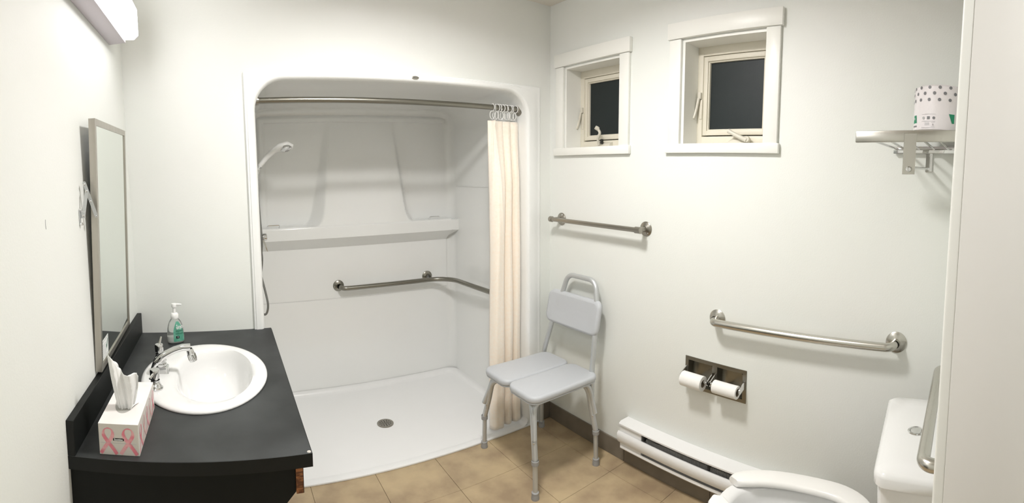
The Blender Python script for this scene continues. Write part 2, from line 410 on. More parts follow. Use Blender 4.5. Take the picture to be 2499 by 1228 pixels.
# ================================================================== SHOWER STALL
st = thing('shower_stall', 'white moulded acrylic shower stall set into the back wall', 'shower stall', (.9, YB, 0))
ix0, ix1, iz1, ir = 0.160, 1.608, 1.940, 0.135
def arch(e, y, z0=0.0):
    """open arch outline grown by e (negative shrinks)"""
    x0, x1, z1, r = ix0-e, ix1+e, iz1+e, max(ir+e, .02)
    p = []
    for k in range(13): p.append((x0, y, z0+(z1-r-z0)*k/12))
    for k in range(1, 17): a = pi - pi/2*k/16; p.append((x0+r+r*cos(a), y, z1-r+r*sin(a)))
    for k in range(1, 13): p.append((x0+r+(x1-x0-2*r)*k/12, y, z1))
    for k in range(1, 17): a = pi/2 - pi/2*k/16; p.append((x1-r+r*cos(a), y, z1-r+r*sin(a)))
    for k in range(1, 13): p.append((x1, y, z1-r-(z1-r-z0)*k/12))
    return p
def outer(y, ox0=AX0-.004, ox1=AX1+.004, oz=AZ1+.004):
    """outer rectangle sampled like the arch"""
    A = arch(0, y); out = []
    k0 = 12 + round((pi-(pi-math.atan2(oz-(iz1-ir), (ix0+ir)-ox0)))/(pi/2)*16)
    k1 = 40 + round((pi/2-math.atan2(oz-(iz1-ir), ox1-(ix1-ir)))/(pi/2)*16)
    c0 = (ix0+ir, iz1-ir); c1 = (ix1-ir, iz1-ir)
    for i, (x, _, z) in enumerate(A):
        if i <= 12: out.append((ox0, y, z if i < 12 else c0[1]))
        elif i <= 28:
            a = pi - pi/2*(i-12)/16; dx, dz = cos(a), sin(a)
            t1 = (ox0-c0[0])/dx if dx < -1e-6 else 1e9; t2 = (oz-c0[1])/dz if dz > 1e-6 else 1e9
            if i == k0: out.append((ox0, y, oz))
            else: t = min(t1, t2); out.append((c0[0]+dx*t, y, c0[1]+dz*t))
        elif i <= 40: out.append((x, y, oz))
        elif i <= 56:
            a = pi/2 - pi/2*(i-40)/16; dx, dz = cos(a), sin(a)
            t1 = (ox1-c1[0])/dx if dx > 1e-6 else 1e9; t2 = (oz-c1[1])/dz if dz > 1e-6 else 1e9
            if i == k1: out.append((ox1, y, oz))
            else: t = min(t1, t2); out.append((c1[0]+dx*t, y, c1[1]+dz*t))
        else: out.append((ox1, y, z))
    return out
YFACE = YB-.012
Ls = [outer(YB+.002), outer(YFACE+.002), [(x*(1)+0*(x), y, z) for x, y, z in outer(YFACE, AX0-.002, AX1+.002, AZ1+.002)]]
def mix(A_, B_, t, y): return [(a[0]*(1-t)+b[0]*t, y, a[2]*(1-t)+b[2]*t) for a, b in zip(A_, B_)]
def rel(e, y): return arch(e, y)
Ls.append(mix(outer(0), arch(.022, 0), .33, YFACE))
Ls.append(mix(outer(0), arch(.022, 0), .42, YFACE-.004))
Ls.append(rel(.019, YFACE-.004))
for k in range(0, 7):
    a = pi/2*k/6; Ls.append(rel(.017*(1-sin(a)), YFACE-.004+.028*(1-cos(a))))
YBK = 3.118
Ls.append(rel(0, YB+.30)); Ls.append(rel(0, YBK-.062))
for k in range(1, 8):
    a = pi/2*k/7; Ls.append(rel(-.062*(1-cos(a)), YBK-.062+.062*sin(a)))
B().loft(Ls, closed=False).build('surround', ACRYL, st, ang=40)
# moulded back panel: niches, sloping centre panel and the ledge, as one relief
def sstep(t): t = max(0, min(1, t)); return t*t*(3-2*t)
def lin(t): return max(0, min(1, t))
def relief(x, z):
    d = 0.0
    if z >= 1.172:
        t = (z-1.172)/.69; h = max(0, 1-t)
        p = .096*h
        ew = .030+.045*h
        nf = .042*math.exp(-((z-1.172)/.032))
        xl = .560 + .125*t - nf; xr = 1.262 - .100*t + nf
        d = p*min(lin((x-xl)/ew), lin((xr-x)/ew*1.4))
        if z < 1.180: d = max(d, .098*(1-sstep((z-1.172)/.008)))
        # everything below the head of the niches lies a little deeper than the band above
        ins = min(lin((x-.262)/.018), lin((1.575-x)/.018)) if z < 1.85 else 0
        ins *= lin((1.872-z)/.02)
        if (x-.30)**2+(z-1.832)**2 > .040**2 and x < .30 and z > 1.832: ins = 0
        d = max(d, .016*(1-ins)*lin((1.900-z)/.022)*lin((x-.222)/.018)*lin((1.602-x)/.018))
    elif z >= 1.160: d = .098 + .004*sstep((1.172-z)/.010)
    elif z >= 1.092: d = .102
    elif z >= 1.016: d = .102*(z-1.016)/.076 + .006*(1-(z-1.016)/.076)
    else: d = .006
    if z < .662: d = .0
    elif z < .668: d = .006*(z-.662)/.006
    return d
xs = [ix0+.055 + (ix1-.055-ix0-.055)*k/168 for k in range(169)]
zs_ = sorted(set([.02+.02*k for k in range(32)] + [.658, .662, .664, .666, .668, .672, .7] + [.72+.02*k for k in range(15)] + [1.008, 1.016, 1.020, 1.03, 1.05, 1.07, 1.088, 1.092, 1.095] + [1.10+.01*k for k in range(6)] + [1.160, 1.163, 1.166, 1.169, 1.172, 1.1725, 1.1735, 1.175, 1.1775, 1.180] + [1.186+.006*k for k in range(12)] + [1.26+.012*k for k in range(48)] + [1.834+.005*k for k in range(10)] + [1.89, 1.90]))
bk = B(); grid = [[bk.bm.verts.new((x, YBK - .0005 - relief(x, z), z)) for x in xs] for z in zs_]
for a, c in zip(grid, grid[1:]):
    for k in range(len(xs)-1): bk.bm.faces.new((a[k], a[k+1], c[k+1], c[k]))
bk.build('back_panel', ACRYL, st, ang=50)
B().box(ix0-.01, ix0+.075, YBK-.100, YBK+.0, 1.096, 1.172, .006).build('ledge_end', ACRYL, st)
B().loft([[(ix1-.062, YBK-.102, 1.095), (ix1-.062, YBK-.102, 1.168), (ix1-.062, YBK, 1.172), (ix1-.062, YBK, 1.03)],
          [(ix1+.0, YBK-.105, 1.090), (ix1+.0, YBK-.105, 1.166), (ix1+.0, YBK, 1.172), (ix1+.0, YBK, 1.085)]], cap0=True, cap1=True).build('ledge_end', ACRYL, st)
# top of the stall behind the niche head
B().box(ix0+.02, ix1-.02, YBK+.001, YBK+.02, 1.0, iz1).build('backing', ACRYL, st, smooth=False)
# side wall upper panel seam
B().box(ix1-.004, ix1+.004, YB+.12, YBK-.08, 1.402, 1.406, .001).build('seam', ACRYL, st)
# shower floor with a coved edge and a low threshold
fp = B()
def plan(e, z):
    x0, x1, y1 = ix0-e, ix1+e, YBK-.004+e; r = .085+e; p = [(x0, YFACE-.006, z)]
    for k in range(9): a = pi - pi/2*k/8; p.append((x0+r+r*cos(a), y1-r+r*sin(a), z))
    for k in range(9): a = pi/2 - pi/2*k/8; p.append((x1-r+r*cos(a), y1-r+r*sin(a), z))
    p.append((x1, YFACE-.006, z)); return p
cov = [plan(-.035*(1-sin(pi/2*k/6)) , .010+.035*(1-cos(pi/2*k/6))) for k in range(7)]
fp.loft(cov, closed=False)
inner = plan(-.035, .010); cx, cyy = .882, 2.618
ringn = []
for k, p in enumerate(inner): ringn.append(p)
hub = [( .882+.05*(p[0]-.882)/math.hypot(p[0]-.882, p[1]-2.618), 2.618+.05*(p[1]-2.618)/math.hypot(p[0]-.882, p[1]-2.618), .002) for p in inner]
fp.loft([inner, hub], closed=True)
fp.build('shower_floor', PAN, st, ang=50)
B().box(AX0-.004, AX1, YFACE-.008, YFACE+.04, 0.0, .0105, .003).build('threshold', PAN, st)
dn = B().lathe([(0, .0), (.044, .0), (.050, .0015), (.050, .006), (.046, .0075), (.040, .006), (0, .006)], (.882, 2.618, .0), 'Z', 40).build('drain', NICK, st)
gb = B()
for rr, n_ in ((.032, 12), (.020, 8), (.009, 4)):
    for k in range(n_):
        a = 2*pi*k/n_; gb.box(-.0055, .0055, -.0022, .0022, 0, .0005, rot=Matrix.Rotation(a, 3, 'Z'), about=(0, 0, 0)) if False else None
        c = (.882+rr*cos(a), 2.618+rr*sin(a))
        gb.poly([(c[0]+.0050*cos(a)*s1-.0022*sin(a)*s2, c[1]+.0050*sin(a)*s1+.0022*cos(a)*s2, .0064) for s1, s2 in ((1, 1), (-1, 1), (-1, -1), (1, -1))])
tag(gb.build('drain_slots', DARK, dn, smooth=False), kind='stuff')
B().lathe([(0, .0064), (.003, .0075), (0, .009)], (.882, 2.655, 0), 'Z', 10).build('drain_screw', CHROME, dn)
# oval maker's badge on the top flange
bd = B().lathe([(0, 0), (.0185, 0), (.020, .001), (.0185, .0018), (.016, .0018), (.0155, .001), (0, .001)], (.934, YFACE-.006, 1.962), (0, -1, 0), 32, sx=.95, sy=.40).build('badge', SATIN, st)
text_mesh('ovale', .009, GREYP, bd, frame_mat((.934, YFACE-.0055, 1.957), (1, 0, 0), (0, 0, 1)), shear=.3) if False else None
B().tube([(.922, YFACE-.0085, 1.961), (.928, YFACE-.0085, 1.964), (.934, YFACE-.0085, 1.961), (.940, YFACE-.0085, 1.964), (.946, YFACE-.0085, 1.962)], .0008, 6).build('badge_mark', GREYP, bd)
# little chrome rails in the niches
def niche_rail(x0, x1, label):
    y = 3.045; z = 1.176
    r = thing('soap_rail', label, 'soap rail', (x0, y, z-.003), 'soap rails on the shower ledge')
    B().tube(fillet([(x0, y+.012, z-.003), (x0, y, z+.016), (x1, y, z+.016), (x1, y+.012, z-.003)], .008, 5), .003, 8).build('rail', CHROME, r)
niche_rail(.268, .345, 'small clear chrome rail in the left shower niche')
niche_rail(1.395, 1.470, 'small clear chrome rail in the right shower niche')

# ---- grab bars
def flange(parent, c, d, r=.038, m=NICK, post=.016, plen=.03, nscrew=3):
    f = B().lathe([(0, 0), (r, 0), (r, .003), (r*.93, .0055), (post*1.5, .0095), (post*1.05, .012), (post, plen)], c, d, 36).build('flange', m, parent)
    dd = V(d).normalized(); u = V((0, 0, 1)); w = dd.cross(u).normalized()
    for k in range(nscrew):
        a = 2*pi*k/nscrew + pi/2 + .35
        p = V(c) + dd*.006 + (u*sin(a)+w*cos(a))*r*.70
        B().lathe([(0, .003), (.0028, .0026), (.0042, .0008), (.0042, -.001)], p, dd, 10).build('screw', CHROME, f)
    return f
# L-shaped bar in the shower
r = thing('shower_grab_bar', 'bent steel grab bar around the far corner inside the shower', 'grab bar', (.75, 3.0, .74))
zb = .735
flange(r, (.738, YBK-.006, .752), (0, -1, 0), m=DNICK)
flange(r, (1.395, YBK-.006, .757), (0, -1, 0), m=DNICK)
B().tube(fillet([(.742, YBK-.012, .752), (.752, YBK-.066, .742), (1.535, YBK-.066, .742), (1.552, 2.42, .752), (1.600, 2.36, .752)], [.04, .16, .05], 10), .0160, 18).build('bar', DNICK, r)
flange(r, (ix1-.002, 2.36, .752), (-1, 0, 0), m=DNICK)
# towel bar
r = thing('towel_bar', 'straight steel towel bar with round flanges below the first window', 'towel bar', (XR, 1.775, 1.228))
for (y, z) in ((2.089, 1.229), (1.461, 1.228)):
    flange(r, (XR, y, z), (-1, 0, 0), r=.036, post=.013, plen=.052)
B().tube([(XR-.066, 2.105, 1.231), (XR-.066, 1.452, 1.227)], .0125, 20).build('bar', NICK, r)
for (y0, y1, z) in ((2.116, 2.094, 1.231), (1.474, 1.438, 1.227)):
    a, c = y0, y1
    B().tube([(XR-.066, a, z), (XR-.066, a-.002, z), (XR-.066, c+.002, z), (XR-.066, c, z)], .016, 20, radii=[.013, .0165, .0165, .013]).build('end_cap', NICK, r)
# long bar above the paper holder
r = thing('grab_bar', 'long steel grab bar on the wall above the double paper holder', 'grab bar', (XR, .65, .87))
flange(r, (XR, 1.044, .866), (-1, 0, 0), r=.040, m=SATIN, nscrew=0); flange(r, (XR, .262, .886), (-1, 0, 0), r=.041, m=SATIN, nscrew=0)
B().tube(fillet([(XR-.008, 1.044, .864), (XR-.060, 1.038, .864), (XR-.060, .272, .882), (XR-.008, .262, .886)], .035, 8), .0165, 20).build('bar', SATIN, r)
# bar behind the toilet
r = thing('grab_bar', 'steel grab bar above the toilet tank beside the door frame', 'grab bar', (1.33, YF, .862))
flange(r, (1.625, YF, .862), (0, 1, 0), r=.040, m=SATIN, nscrew=0); flange(r, (1.045, YF, .862), (0, 1, 0), r=.040, m=SATIN, nscrew=0)
B().tube(fillet([(1.625, YF+.006, .862), (1.622, YF+.064, .862), (1.048, YF+.058, .862), (1.045, YF+.006, .862)], .045, 8), .0160, 20).build('bar', SATIN, r)

# ---- shower rail, valve and hand shower on the stall's left wall
XS = ix0
r = thing('shower_valve', 'chrome shower mixer with a lever on the left wall of the stall', 'shower valve', (XS, 2.68, 1.165))
B().lathe([(0, 0), (.032, 0), (.034, .004), (.030, .010), (.022, .014), (.022, .018)], (XS, 2.68, 1.165), 'X', 28).build('escutcheon', CHROME, r)
vb = B().lathe([(.019, .010), (.019, .046), (.0205, .050), (.0205, .066), (.016, .070), (0, .071)], (XS, 2.68, 1.165), 'X', 28).build('body', CHROME, r)
B().loft([[(XS+.038, 2.672, 1.150), (XS+.052, 2.672, 1.150), (XS+.052, 2.688, 1.150), (XS+.038, 2.688, 1.150)],
          [(XS+.052, 2.673, 1.125), (XS+.062, 2.673, 1.127), (XS+.062, 2.687, 1.127), (XS+.052, 2.687, 1.125)],
          [(XS+.062, 2.675, 1.100), (XS+.067, 2.675, 1.100), (XS+.067, 2.685, 1.100), (XS+.062, 2.685, 1.100)],
          [(XS+.068, 2.676, 1.082), (XS+.072, 2.676, 1.082), (XS+.072, 2.684, 1.082), (XS+.068, 2.684, 1.082)]], cap0=True, cap1=True).bevel(.0015).build('lever', CHROME, vb)
r = thing('slide_rail', 'chrome shower slide rail on the left wall of the stall', 'slide rail', (XS, 2.70, .98))
B().tube([(XS+.020, 2.70, 1.20), (XS+.020, 2.70, 1.60)], .009, 14).build('rail', CHROME, r)
for z in (1.21, 1.59):
    B().tube([(XS-.002, 2.70, z), (XS+.024, 2.70, z)], .012, 14).build('rail_bracket', CHROME, r)
B().box(XS+.006, XS+.034, 2.685, 2.715, 1.275, 1.330, .005).build('slider', DNICK, r)
B().box(XS+.010, XS+.040, 2.682, 2.718, 1.530, 1.562, .006).build('holder', WPLAST, r)
hs = thing('hand_shower', 'white hand shower head on its grey hose, left side of the stall', 'hand shower', (XS+.035, 2.68, 1.54))
hp = [(XS+.036, 2.68, 1.548), (XS+.052, 2.68, 1.572), (XS+.085, 2.68, 1.612), (XS+.130, 2.68, 1.650), (XS+.168, 2.68, 1.670), (XS+.205, 2.68, 1.676), (XS+.238, 2.68, 1.668)]
B().tube(hp, .014, 18, radii=[.009, .0125, .0145, .0165, .021, .025, .014]).build('handle', WPLAST, hs)
B().tube([(XS+.041, 2.68, 1.556), (XS+.047, 2.68, 1.5645)], .0138, 16).build('collar', CHROME, hs)
q = V((.22, -.25, -1)).normalized()
sh = B().lathe([(0, .012), (.022, .011), (.0335, .004), (.035, -.002), (.028, -.016), (.012, -.022)], (XS+.200, 2.678, 1.656), q, 28).build('spray_head', CHROME, hs)
B().lathe([(0, .0135), (.012, .013), (.016, .011)], (XS+.200, 2.678, 1.656), q, 20).build('spray_face', GREYL, sh)
B().tube([(XS+.036, 2.68, 1.548), (XS+.031, 2.68, 1.520), (XS+.028, 2.68, 1.485)], .0095, 14, radii=[.013, .0095, .0095]).build('hose_nut', CHROME, hs)
hose = []
ctl = [(XS+.028, 2.68, 1.49), (XS+.030, 2.672, 1.38), (XS+.034, 2.66, 1.26), (XS+.038, 2.650, 1.15), (XS+.030, 2.655, 1.06), (XS+.016, 2.665, 1.00), (XS+.030, 2.66, .93), (XS+.045, 2.65, .86),
       (XS+.056, 2.64, .79), (XS+.050, 2.64, .745), (XS+.036, 2.65, .728), (XS+.020, 2.66, .745), (XS+.012, 2.665, .80), (XS+.010, 2.67, .88), (XS+.020, 2.668, .93), (XS+.032, 2.665, 1.00), (XS+.036, 2.668, 1.06), (XS+.026, 2.675, 1.12), (XS+.018, 2.68, 1.15)]
C_ = [V(c) for c in ctl]
for i in range(len(C_)-1):
    p0, p1, p2, p3 = C_[max(i-1, 0)], C_[i], C_[i+1], C_[min(i+2, len(C_)-1)]
    for k in range(6):
        t = k/6; hose.append(.5*((2*p1) + (p2-p0)*t + (2*p0-5*p1+4*p2-p3)*t*t + (3*p1-p0-3*p2+p3)*t**3))
hose.append(C_[-1])
B().tube(hose, .0062, 12).build('hose', mat('hose_steel', (.26, .26, .25), .35, 1.0), hs)

# ---- curtain, rod, rings
RY, RZ = 2.262, 1.857
r = thing('curtain_rod', 'brushed steel curtain rod across the top of the shower opening', 'curtain rod', (.9, RY, RZ))
B().tube([(ix0+.004, RY, RZ+.004), (ix1-.004, RY, RZ-.002)], .0145, 20).build('rod', DNICK, r)
B().lathe([(0, 0), (.036, 0), (.036, .004), (.022, .010), (.019, .022), (0, .022)], (ix1, RY, RZ-.002), (-1, 0, 0), 28).build('rod_flange', NICK, r)
B().lathe([(0, 0), (.036, 0), (.036, .004), (.022, .010), (.019, .022), (0, .022)], (ix0, RY, RZ+.004), (1, 0, 0), 28).build('rod_flange', NICK, r)
ringm = None
RXS = [1.427, 1.447, 1.458, 1.470, 1.482, 1.494, 1.512, 1.526, 1.540, 1.553, 1.566, 1.580]
for k, x in enumerate(RXS):
    if ringm is None:
        pts = []
        for i in range(24):
            a = 2*pi*i/24; pts.append((0.0, .019*sin(a), .0205*cos(a) + 0))
        ro = B(); ro.tube(pts, .0022, 8, closed=True)
        pts2 = [(0.016*sin(2*pi*i/24), 0.002, .023*cos(2*pi*i/24) - .040) for i in range(24)]
        ro.tube(pts2, .0020, 8, closed=True)
        o = ro.build('curtain_ring', WPLAST); ringm = o.data
    else:
        o = bpy.data.objects.new('curtain_ring', ringm); COL.objects.link(o)
    o.location = (x, RY, RZ-.003)
    o.rotation_euler = (0, 0, [.1, -.5, .4, .9, -.3, .3, .8, -.4, .5, .2, -.5, .4][k])
    tag(o, ['leftmost white plastic curtain ring, hanging apart from the bunch', 'second white curtain ring from the left on the rod', 'third white curtain ring from the left on the rod', 'fourth white curtain ring from the left on the rod',
            'fifth white curtain ring from the left on the rod', 'sixth white curtain ring from the left on the rod', 'sixth white curtain ring from the right end of the rod', 'fifth white curtain ring from the right end of the rod',
            'fourth white curtain ring from the right end of the rod', 'third white curtain ring from the right end of the rod', 'second white curtain ring from the right end of the rod', 'rightmost white plastic curtain ring, next to the rod flange'][k],
        'curtain ring', 'white rings holding the peach curtain')
cb = B(); NS, NZ = 168, 64; rows = []
def tubes(s, w):
    """rounded folds with sharp valleys; w = fold boundaries"""
    for a, b_ in zip(w, w[1:]):
        if a <= s <= b_:
            t = (s-a)/(b_-a); return math.sqrt(max(0, 1-(2*t-1)**2)), t, (b_-a)
    return 0, 0, .3
for j in range(NZ+1):
    tz = j/NZ; z = 1.782 - tz*(1.782-.022); row = []
    blend = sstep((tz-.0)/.22)
    w = [0, .42+.05*(1-tz), .71+.03*(1-tz), 1.0]
    for i in range(NS+1):
        s = i/NS
        xl = 1.394 + .006*sin(4*tz); xr_ = 1.607 - .004*tz
        x = xl + (xr_-xl)*s
        f, t_, wd = tubes(s, w)
        amp = .046*(wd/.30)**.5*(.25+.75*blend)
        y = RY + .010 - amp*f - .012*(1-s) + .003*sin(11*tz+6*s) + .0025*sin(27*s+3*tz)
        x += .004*sin(6*tz+5*s)*sin(pi*s) + (.010*(t_-.5)*sin(pi*t_))*blend
        fd = math.exp(-((s-.14-.42*tz)/.030)**2)*max(0, 1-tz*2.6); y -= .016*fd
        fd2 = math.exp(-((s-.12+.45*tz)/.025)**2)*max(0, 1-tz*3.4); y -= .012*fd2
        row.append(cb.bm.verts.new((x, y, z + .005*f*(tz > .98))))
    rows.append(row)
for a, c in zip(rows, rows[1:]):
    for k in range(NS): cb.bm.faces.new((a[k], a[k+1], c[k+1], c[k]))
cu = cb.build('shower_curtain', CURT, origin=(1.5, RY, .022), ang=180)
md = cu.modifiers.new('thickness', 'SOLIDIFY'); md.thickness = .0012
tag(cu, 'peach coloured fabric shower curtain gathered at the right end of the rod', 'shower curtain')

# ================================================================== VANITY
CX0, CX1, CY0, CY1, CZ = XL, 0.190, 1.150, YB, 0.795
r = thing('vanity_cabinet', 'black laminate vanity cabinet against the left wall', 'vanity cabinet', (-.12, 1.7, 0))
# end panel facing the doorway, cut back under the apron
EP = [(XL+.001, CY0+.012, 0.0), (-.02, CY0+.012, 0.0), (-.02, CY0+.012, .50), (.146, CY0+.012, .690), (.146, CY0+.012, CZ-.036), (XL+.001, CY0+.012, CZ-.036)]
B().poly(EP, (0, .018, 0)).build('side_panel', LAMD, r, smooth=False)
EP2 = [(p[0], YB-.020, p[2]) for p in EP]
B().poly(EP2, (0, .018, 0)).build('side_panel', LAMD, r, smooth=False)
B().box(.147, .165, CY0+.006, YB-.003, .688, CZ-.036).build('front_apron', WOODE, r, smooth=False)
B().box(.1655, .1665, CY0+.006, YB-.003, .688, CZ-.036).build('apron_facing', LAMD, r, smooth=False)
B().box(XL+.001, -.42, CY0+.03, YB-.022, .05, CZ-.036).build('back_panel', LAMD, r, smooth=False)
# countertop with an oval cut-out
SC = (-.104, 1.690); SA, SB = .228, .300
ct = thing('countertop', 'matte black laminate countertop around the oval sink', 'countertop', (-.12, 1.7, CZ-.036))
b = B(); N_ = 96
def rect_pt(a, x0, x1, y0, y1):
    dx, dy = cos(a), sin(a); t = 1e9
    if dx > 1e-9: t = min(t, (x1-SC[0])/dx)
    if dx < -1e-9: t = min(t, (x0-SC[0])/dx)
    if dy > 1e-9: t = min(t, (y1-SC[1])/dy)
    if dy < -1e-9: t = min(t, (y0-SC[1])/dy)
    return (SC[0]+dx*t, SC[1]+dy*t)
angs = sorted([2*pi*k/N_ for k in range(N_)] + [math.atan2(y-SC[1], x-SC[0]) % (2*pi) for x in (CX0, CX1) for y in (CY0, CY1)])
ell = [(SC[0]+(SA-.016)*cos(a), SC[1]+(SB-.016)*sin(a)) for a in angs]
rec = [rect_pt(math.atan2(e[1]-SC[1], e[0]-SC[0]), CX0, CX1, CY0, CY1) for e in ell]
# snap the nearest samples onto the four corners
for cx_, cy2 in ((CX0, CY0), (CX0, CY1), (CX1, CY0), (CX1, CY1)):
    k = min(range(len(rec)), key=lambda i: (rec[i][0]-cx_)**2+(rec[i][1]-cy2)**2); rec[k] = (cx_, cy2)
def L_(p, z, ins=0): return [(min(max(x, CX0+ins), CX1-ins), min(max(y, CY0+ins), CY1-ins), z) for x, y in p]
b.loft([L_(ell, CZ-.036) , L_(ell, CZ), L_(rec, CZ, .0015), L_(rec, CZ-.0015), L_(rec, CZ-.036), L_(ell, CZ-.036)])
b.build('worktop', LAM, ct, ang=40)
B().box(XL, XL+.021, CY0, YB, CZ, .890, .0012, 1).build('backsplash', LAM_SHADED, ct)
B().box(CX0+.001, CX1+.0008, CY0-.0008, CY0, CZ-.036, CZ-.0008).build('edge_shade_strip', LAM_SHADED, ct, smooth=False)  # added strip of the same laminate, darkened to paint the edge in shade
B().box(CX1, CX1+.0008, CY0, CY1-.015, CZ-.036, CZ-.0008).build('edge_shade_strip', LAM_SHADED, ct, smooth=False)
B().lathe([(0, 0), (.006, .0), (.005, .0015), (.003, .002), (0, .002)], (CX1-.007, CY0+.007, CZ-.0004), 'Z', 7).build('chipped_corner', mat('chip', (.5, .47, .43), .8), ct, smooth=False)
# sink
sk = thing('sink', 'white oval drop-in porcelain sink', 'sink', (SC[0], SC[1], CZ-.14))
def el(cx_, cy2, a, b_, z, n=72, pw=2.0):
    o = []
    for k in range(n):
        t = 2*pi*k/n; c_, s_ = cos(t), sin(t)
        o.append((cx_+a*math.copysign(abs(c_)**(2/pw), c_), cy2+b_*math.copysign(abs(s_)**(2/pw), s_), z))
    return o
BX, BY = -.068, 1.690
loops = [el(*SC, SA-.010, SB-.010, CZ-.001), el(*SC, SA-.002, SB-.002, CZ), el(*SC, SA, SB, CZ+.003), el(*SC, SA-.001, SB-.001, CZ+.007), el(*SC, SA-.006, SB-.006, CZ+.011), el(*SC, SA-.014, SB-.014, CZ+.013),
         el(-.098, 1.69, .190, .266, CZ+.013), el(-.078, 1.69, .150, .240, CZ+.011, pw=2.2), el(BX, BY, .138, .232, CZ+.007, pw=2.25), el(BX, BY, .133, .226, CZ-.002, pw=2.25)]
for k in range(1, 9):
    t = k/9; loops.append(el(BX-.004*t, BY, .130*(1-t**2.3*.80), .222*(1-t**2.1*.84), CZ-.004-.135*(1-(1-t)**1.7), pw=2.25-.25*t))
loops.append(el(BX-.004, BY, .022, .022, CZ-.142))
B().loft(loops).build('basin', PORC, sk, ang=60)
B().lathe([(0, -.004), (.014, -.004), (.016, 0), (.022, .001), (.024, .000)], (BX-.004, BY, CZ-.1405), 'Z', 24).build('sink_drain', CHROME, sk)
B().lathe([(0, .002), (.004, .002), (.006, .003), (.0075, .001)], (-.204, 1.69, CZ-.022), (1, 0, .35), 18, sx=.6, sy=1.6).build('overflow_hole', DNICK, sk)
# faucet
fz = CZ+.012
fc = thing('faucet', 'chrome two-handle faucet with an arched spout at the back of the sink', 'faucet', (-.262, 1.70, fz))
B().loft([[(x, y, z) for x, y in rrect(-.290+i_, -.232-i_*1.6, 1.676+i_, 1.728-i_, .008)] for z, i_ in ((fz-.001, 0), (fz+.018, .002), (fz+.022, .006))], cap1=True).build('base', CHROME, fc)
B().lathe([(.019, .0), (.021, .003), (.021, .010), (.017, .014), (.017, .024), (.020, .027), (.020, .032), (0, .033)], (-.262, 1.702, fz+.020), 'Z', 28).build('collar', CHROME, fc)
# arched flat spout
SPp = [(-.292, 1.672, .826), (-.280, 1.674, .846), (-.262, 1.677, .864), (-.238, 1.680, .880), (-.208, 1.684, .893), (-.178, 1.688, .900), (-.150, 1.691, .899)]
sec = []
for i, p in enumerate(SPp):
    a, c = V(SPp[max(i-1, 0)]), V(SPp[min(i+1, 6)]); t = (c-a).normalized(); n_ = V((0, 1, 0)); n_ = (n_-t*n_.dot(t)).normalized(); u = n_.cross(t)
    if u.z < 0: u = -u
    w_ = [.0115, .0145, .0160, .0155, .0145, .0140, .0140][i]; h_ = [.005, .010, .0115, .0110, .0105, .0105, .0110][i]
    sec.append([V(p) + n_*(w_*cx_) + u*(h_*cz_) for cx_, cz_ in rrect(-1, 1, -1, 1, .45, 4)])
B().loft(sec, cap0=True, cap1=True).build('spout', CHROME, fc, ang=50)
q = V((.30, 0, -1)).normalized()
ae = B().lathe([(.011, 0), (.0125, .004), (.0135, .018), (.015, .020), (.015, .040), (.0145, .046), (.011, .048), (0, .048)], (-.154, 1.691, .893), q, 28).build('aerator', CHROME, fc)
ag = B()
for k in range(14):
    a = 2*pi*k/14; d0 = q.orthogonal().normalized(); d1 = q.cross(d0); pr = V((-.154, 1.691, .893)) + q*.030 + (d0*cos(a)+d1*sin(a))*.0151
    ag.tube([pr-q*.009, pr+q*.009], .0009, 5)
tag(ag.build('aerator_grip', DNICK, ae), kind='stuff')
def handle(y, x, lever):
    h = B().lathe([(.024, 0), (.026, .002), (.026, .006), (.022, .009), (.020, .016), (.017, .019), (.015, .030), (.0155, .032)], (x, y, fz-.0005), 'Z', 28).build('handle', CHROME, fc)
    B().lathe([(.0115, .030), (.0115, .038), (.0165, .041), (.0170, .062), (.0150, .068), (0, .070)], (x, y, fz), 'Z', 24).build('handle_cap', CHROME, h)
    B().tube([V((x, y, fz+.060)), V((x, y, fz+.060))+V(lever)*.5, V((x, y, fz+.060))+V(lever)], .004, 12, radii=[.006, .0045, .0038]).build('handle_lever', CHROME, h)
handle(1.800, -.281, (.008, .018, .032))
handle(1.552, -.262, (-.012, -.034, -.012))

# soap bottle
sb = thing('soap_dispenser', 'clear pump bottle of foam soap with a green label', 'soap dispenser', (-.244, 2.055, CZ))
c0 = V((-.244, 2.055, CZ)); ang_b = R(18)
def oval(a, b_, z, n=40, sh=0):
    o = []
    for k in range(n):
        t = 2*pi*k/n; x, y = a*math.copysign(abs(cos(t))**.85, cos(t)), b_*math.copysign(abs(sin(t))**.85, sin(t))
        o.append((c0.x + x*cos(ang_b)-y*sin(ang_b), c0.y + x*sin(ang_b)+y*cos(ang_b), CZ+z))
    return o
prof = [(.030, .016, .0), (.035, .021, .003), (.0375, .0235, .010), (.0375, .024, .030), (.036, .0235, .055), (.0325, .0225, .075), (.027, .021, .092), (.020, .018, .103), (.015, .015, .106), (.015, .015, .110)]
B().loft([oval(*p) for p in prof], cap0=True, cap1=True).build('bottle', CLEARP, sb, ang=60)
prs = [(.029, .015, .002), (.034, .020, .005), (.0360, .0222, .012), (.0360, .0226, .026), (.0355, .0225, .030)]
B().loft([oval(*p) for p in prs], cap0=True, cap1=True).build('liquid_soap', SOAPL, sb, ang=60)
B().lathe([(.0165, .108), (.0175, .110), (.0175, .126), (.014, .131), (.0075, .133), (.0075, .136)], c0, 'Z', 28).build('pump_collar', WPLAST, sb)
B().tube([c0+V((0, 0, .134)), c0+V((0, 0, .158))], .0070, 16).build('pump_stem', WPLAST, sb)
nz = B().lathe([(.0075, .155), (.0115, .158), (.0125, .166), (.0110, .173), (0, .175)], c0, 'Z', 24).build('pump_head', WPLAST, sb)
B().tube([c0+V((.004, 0, .1685)), c0+V((.022, -.004, .170)), c0+V((.034, -.007, .1695))], .005, 12, radii=[.0065, .0048, .0035]).build('nozzle', WPLAST, nz)
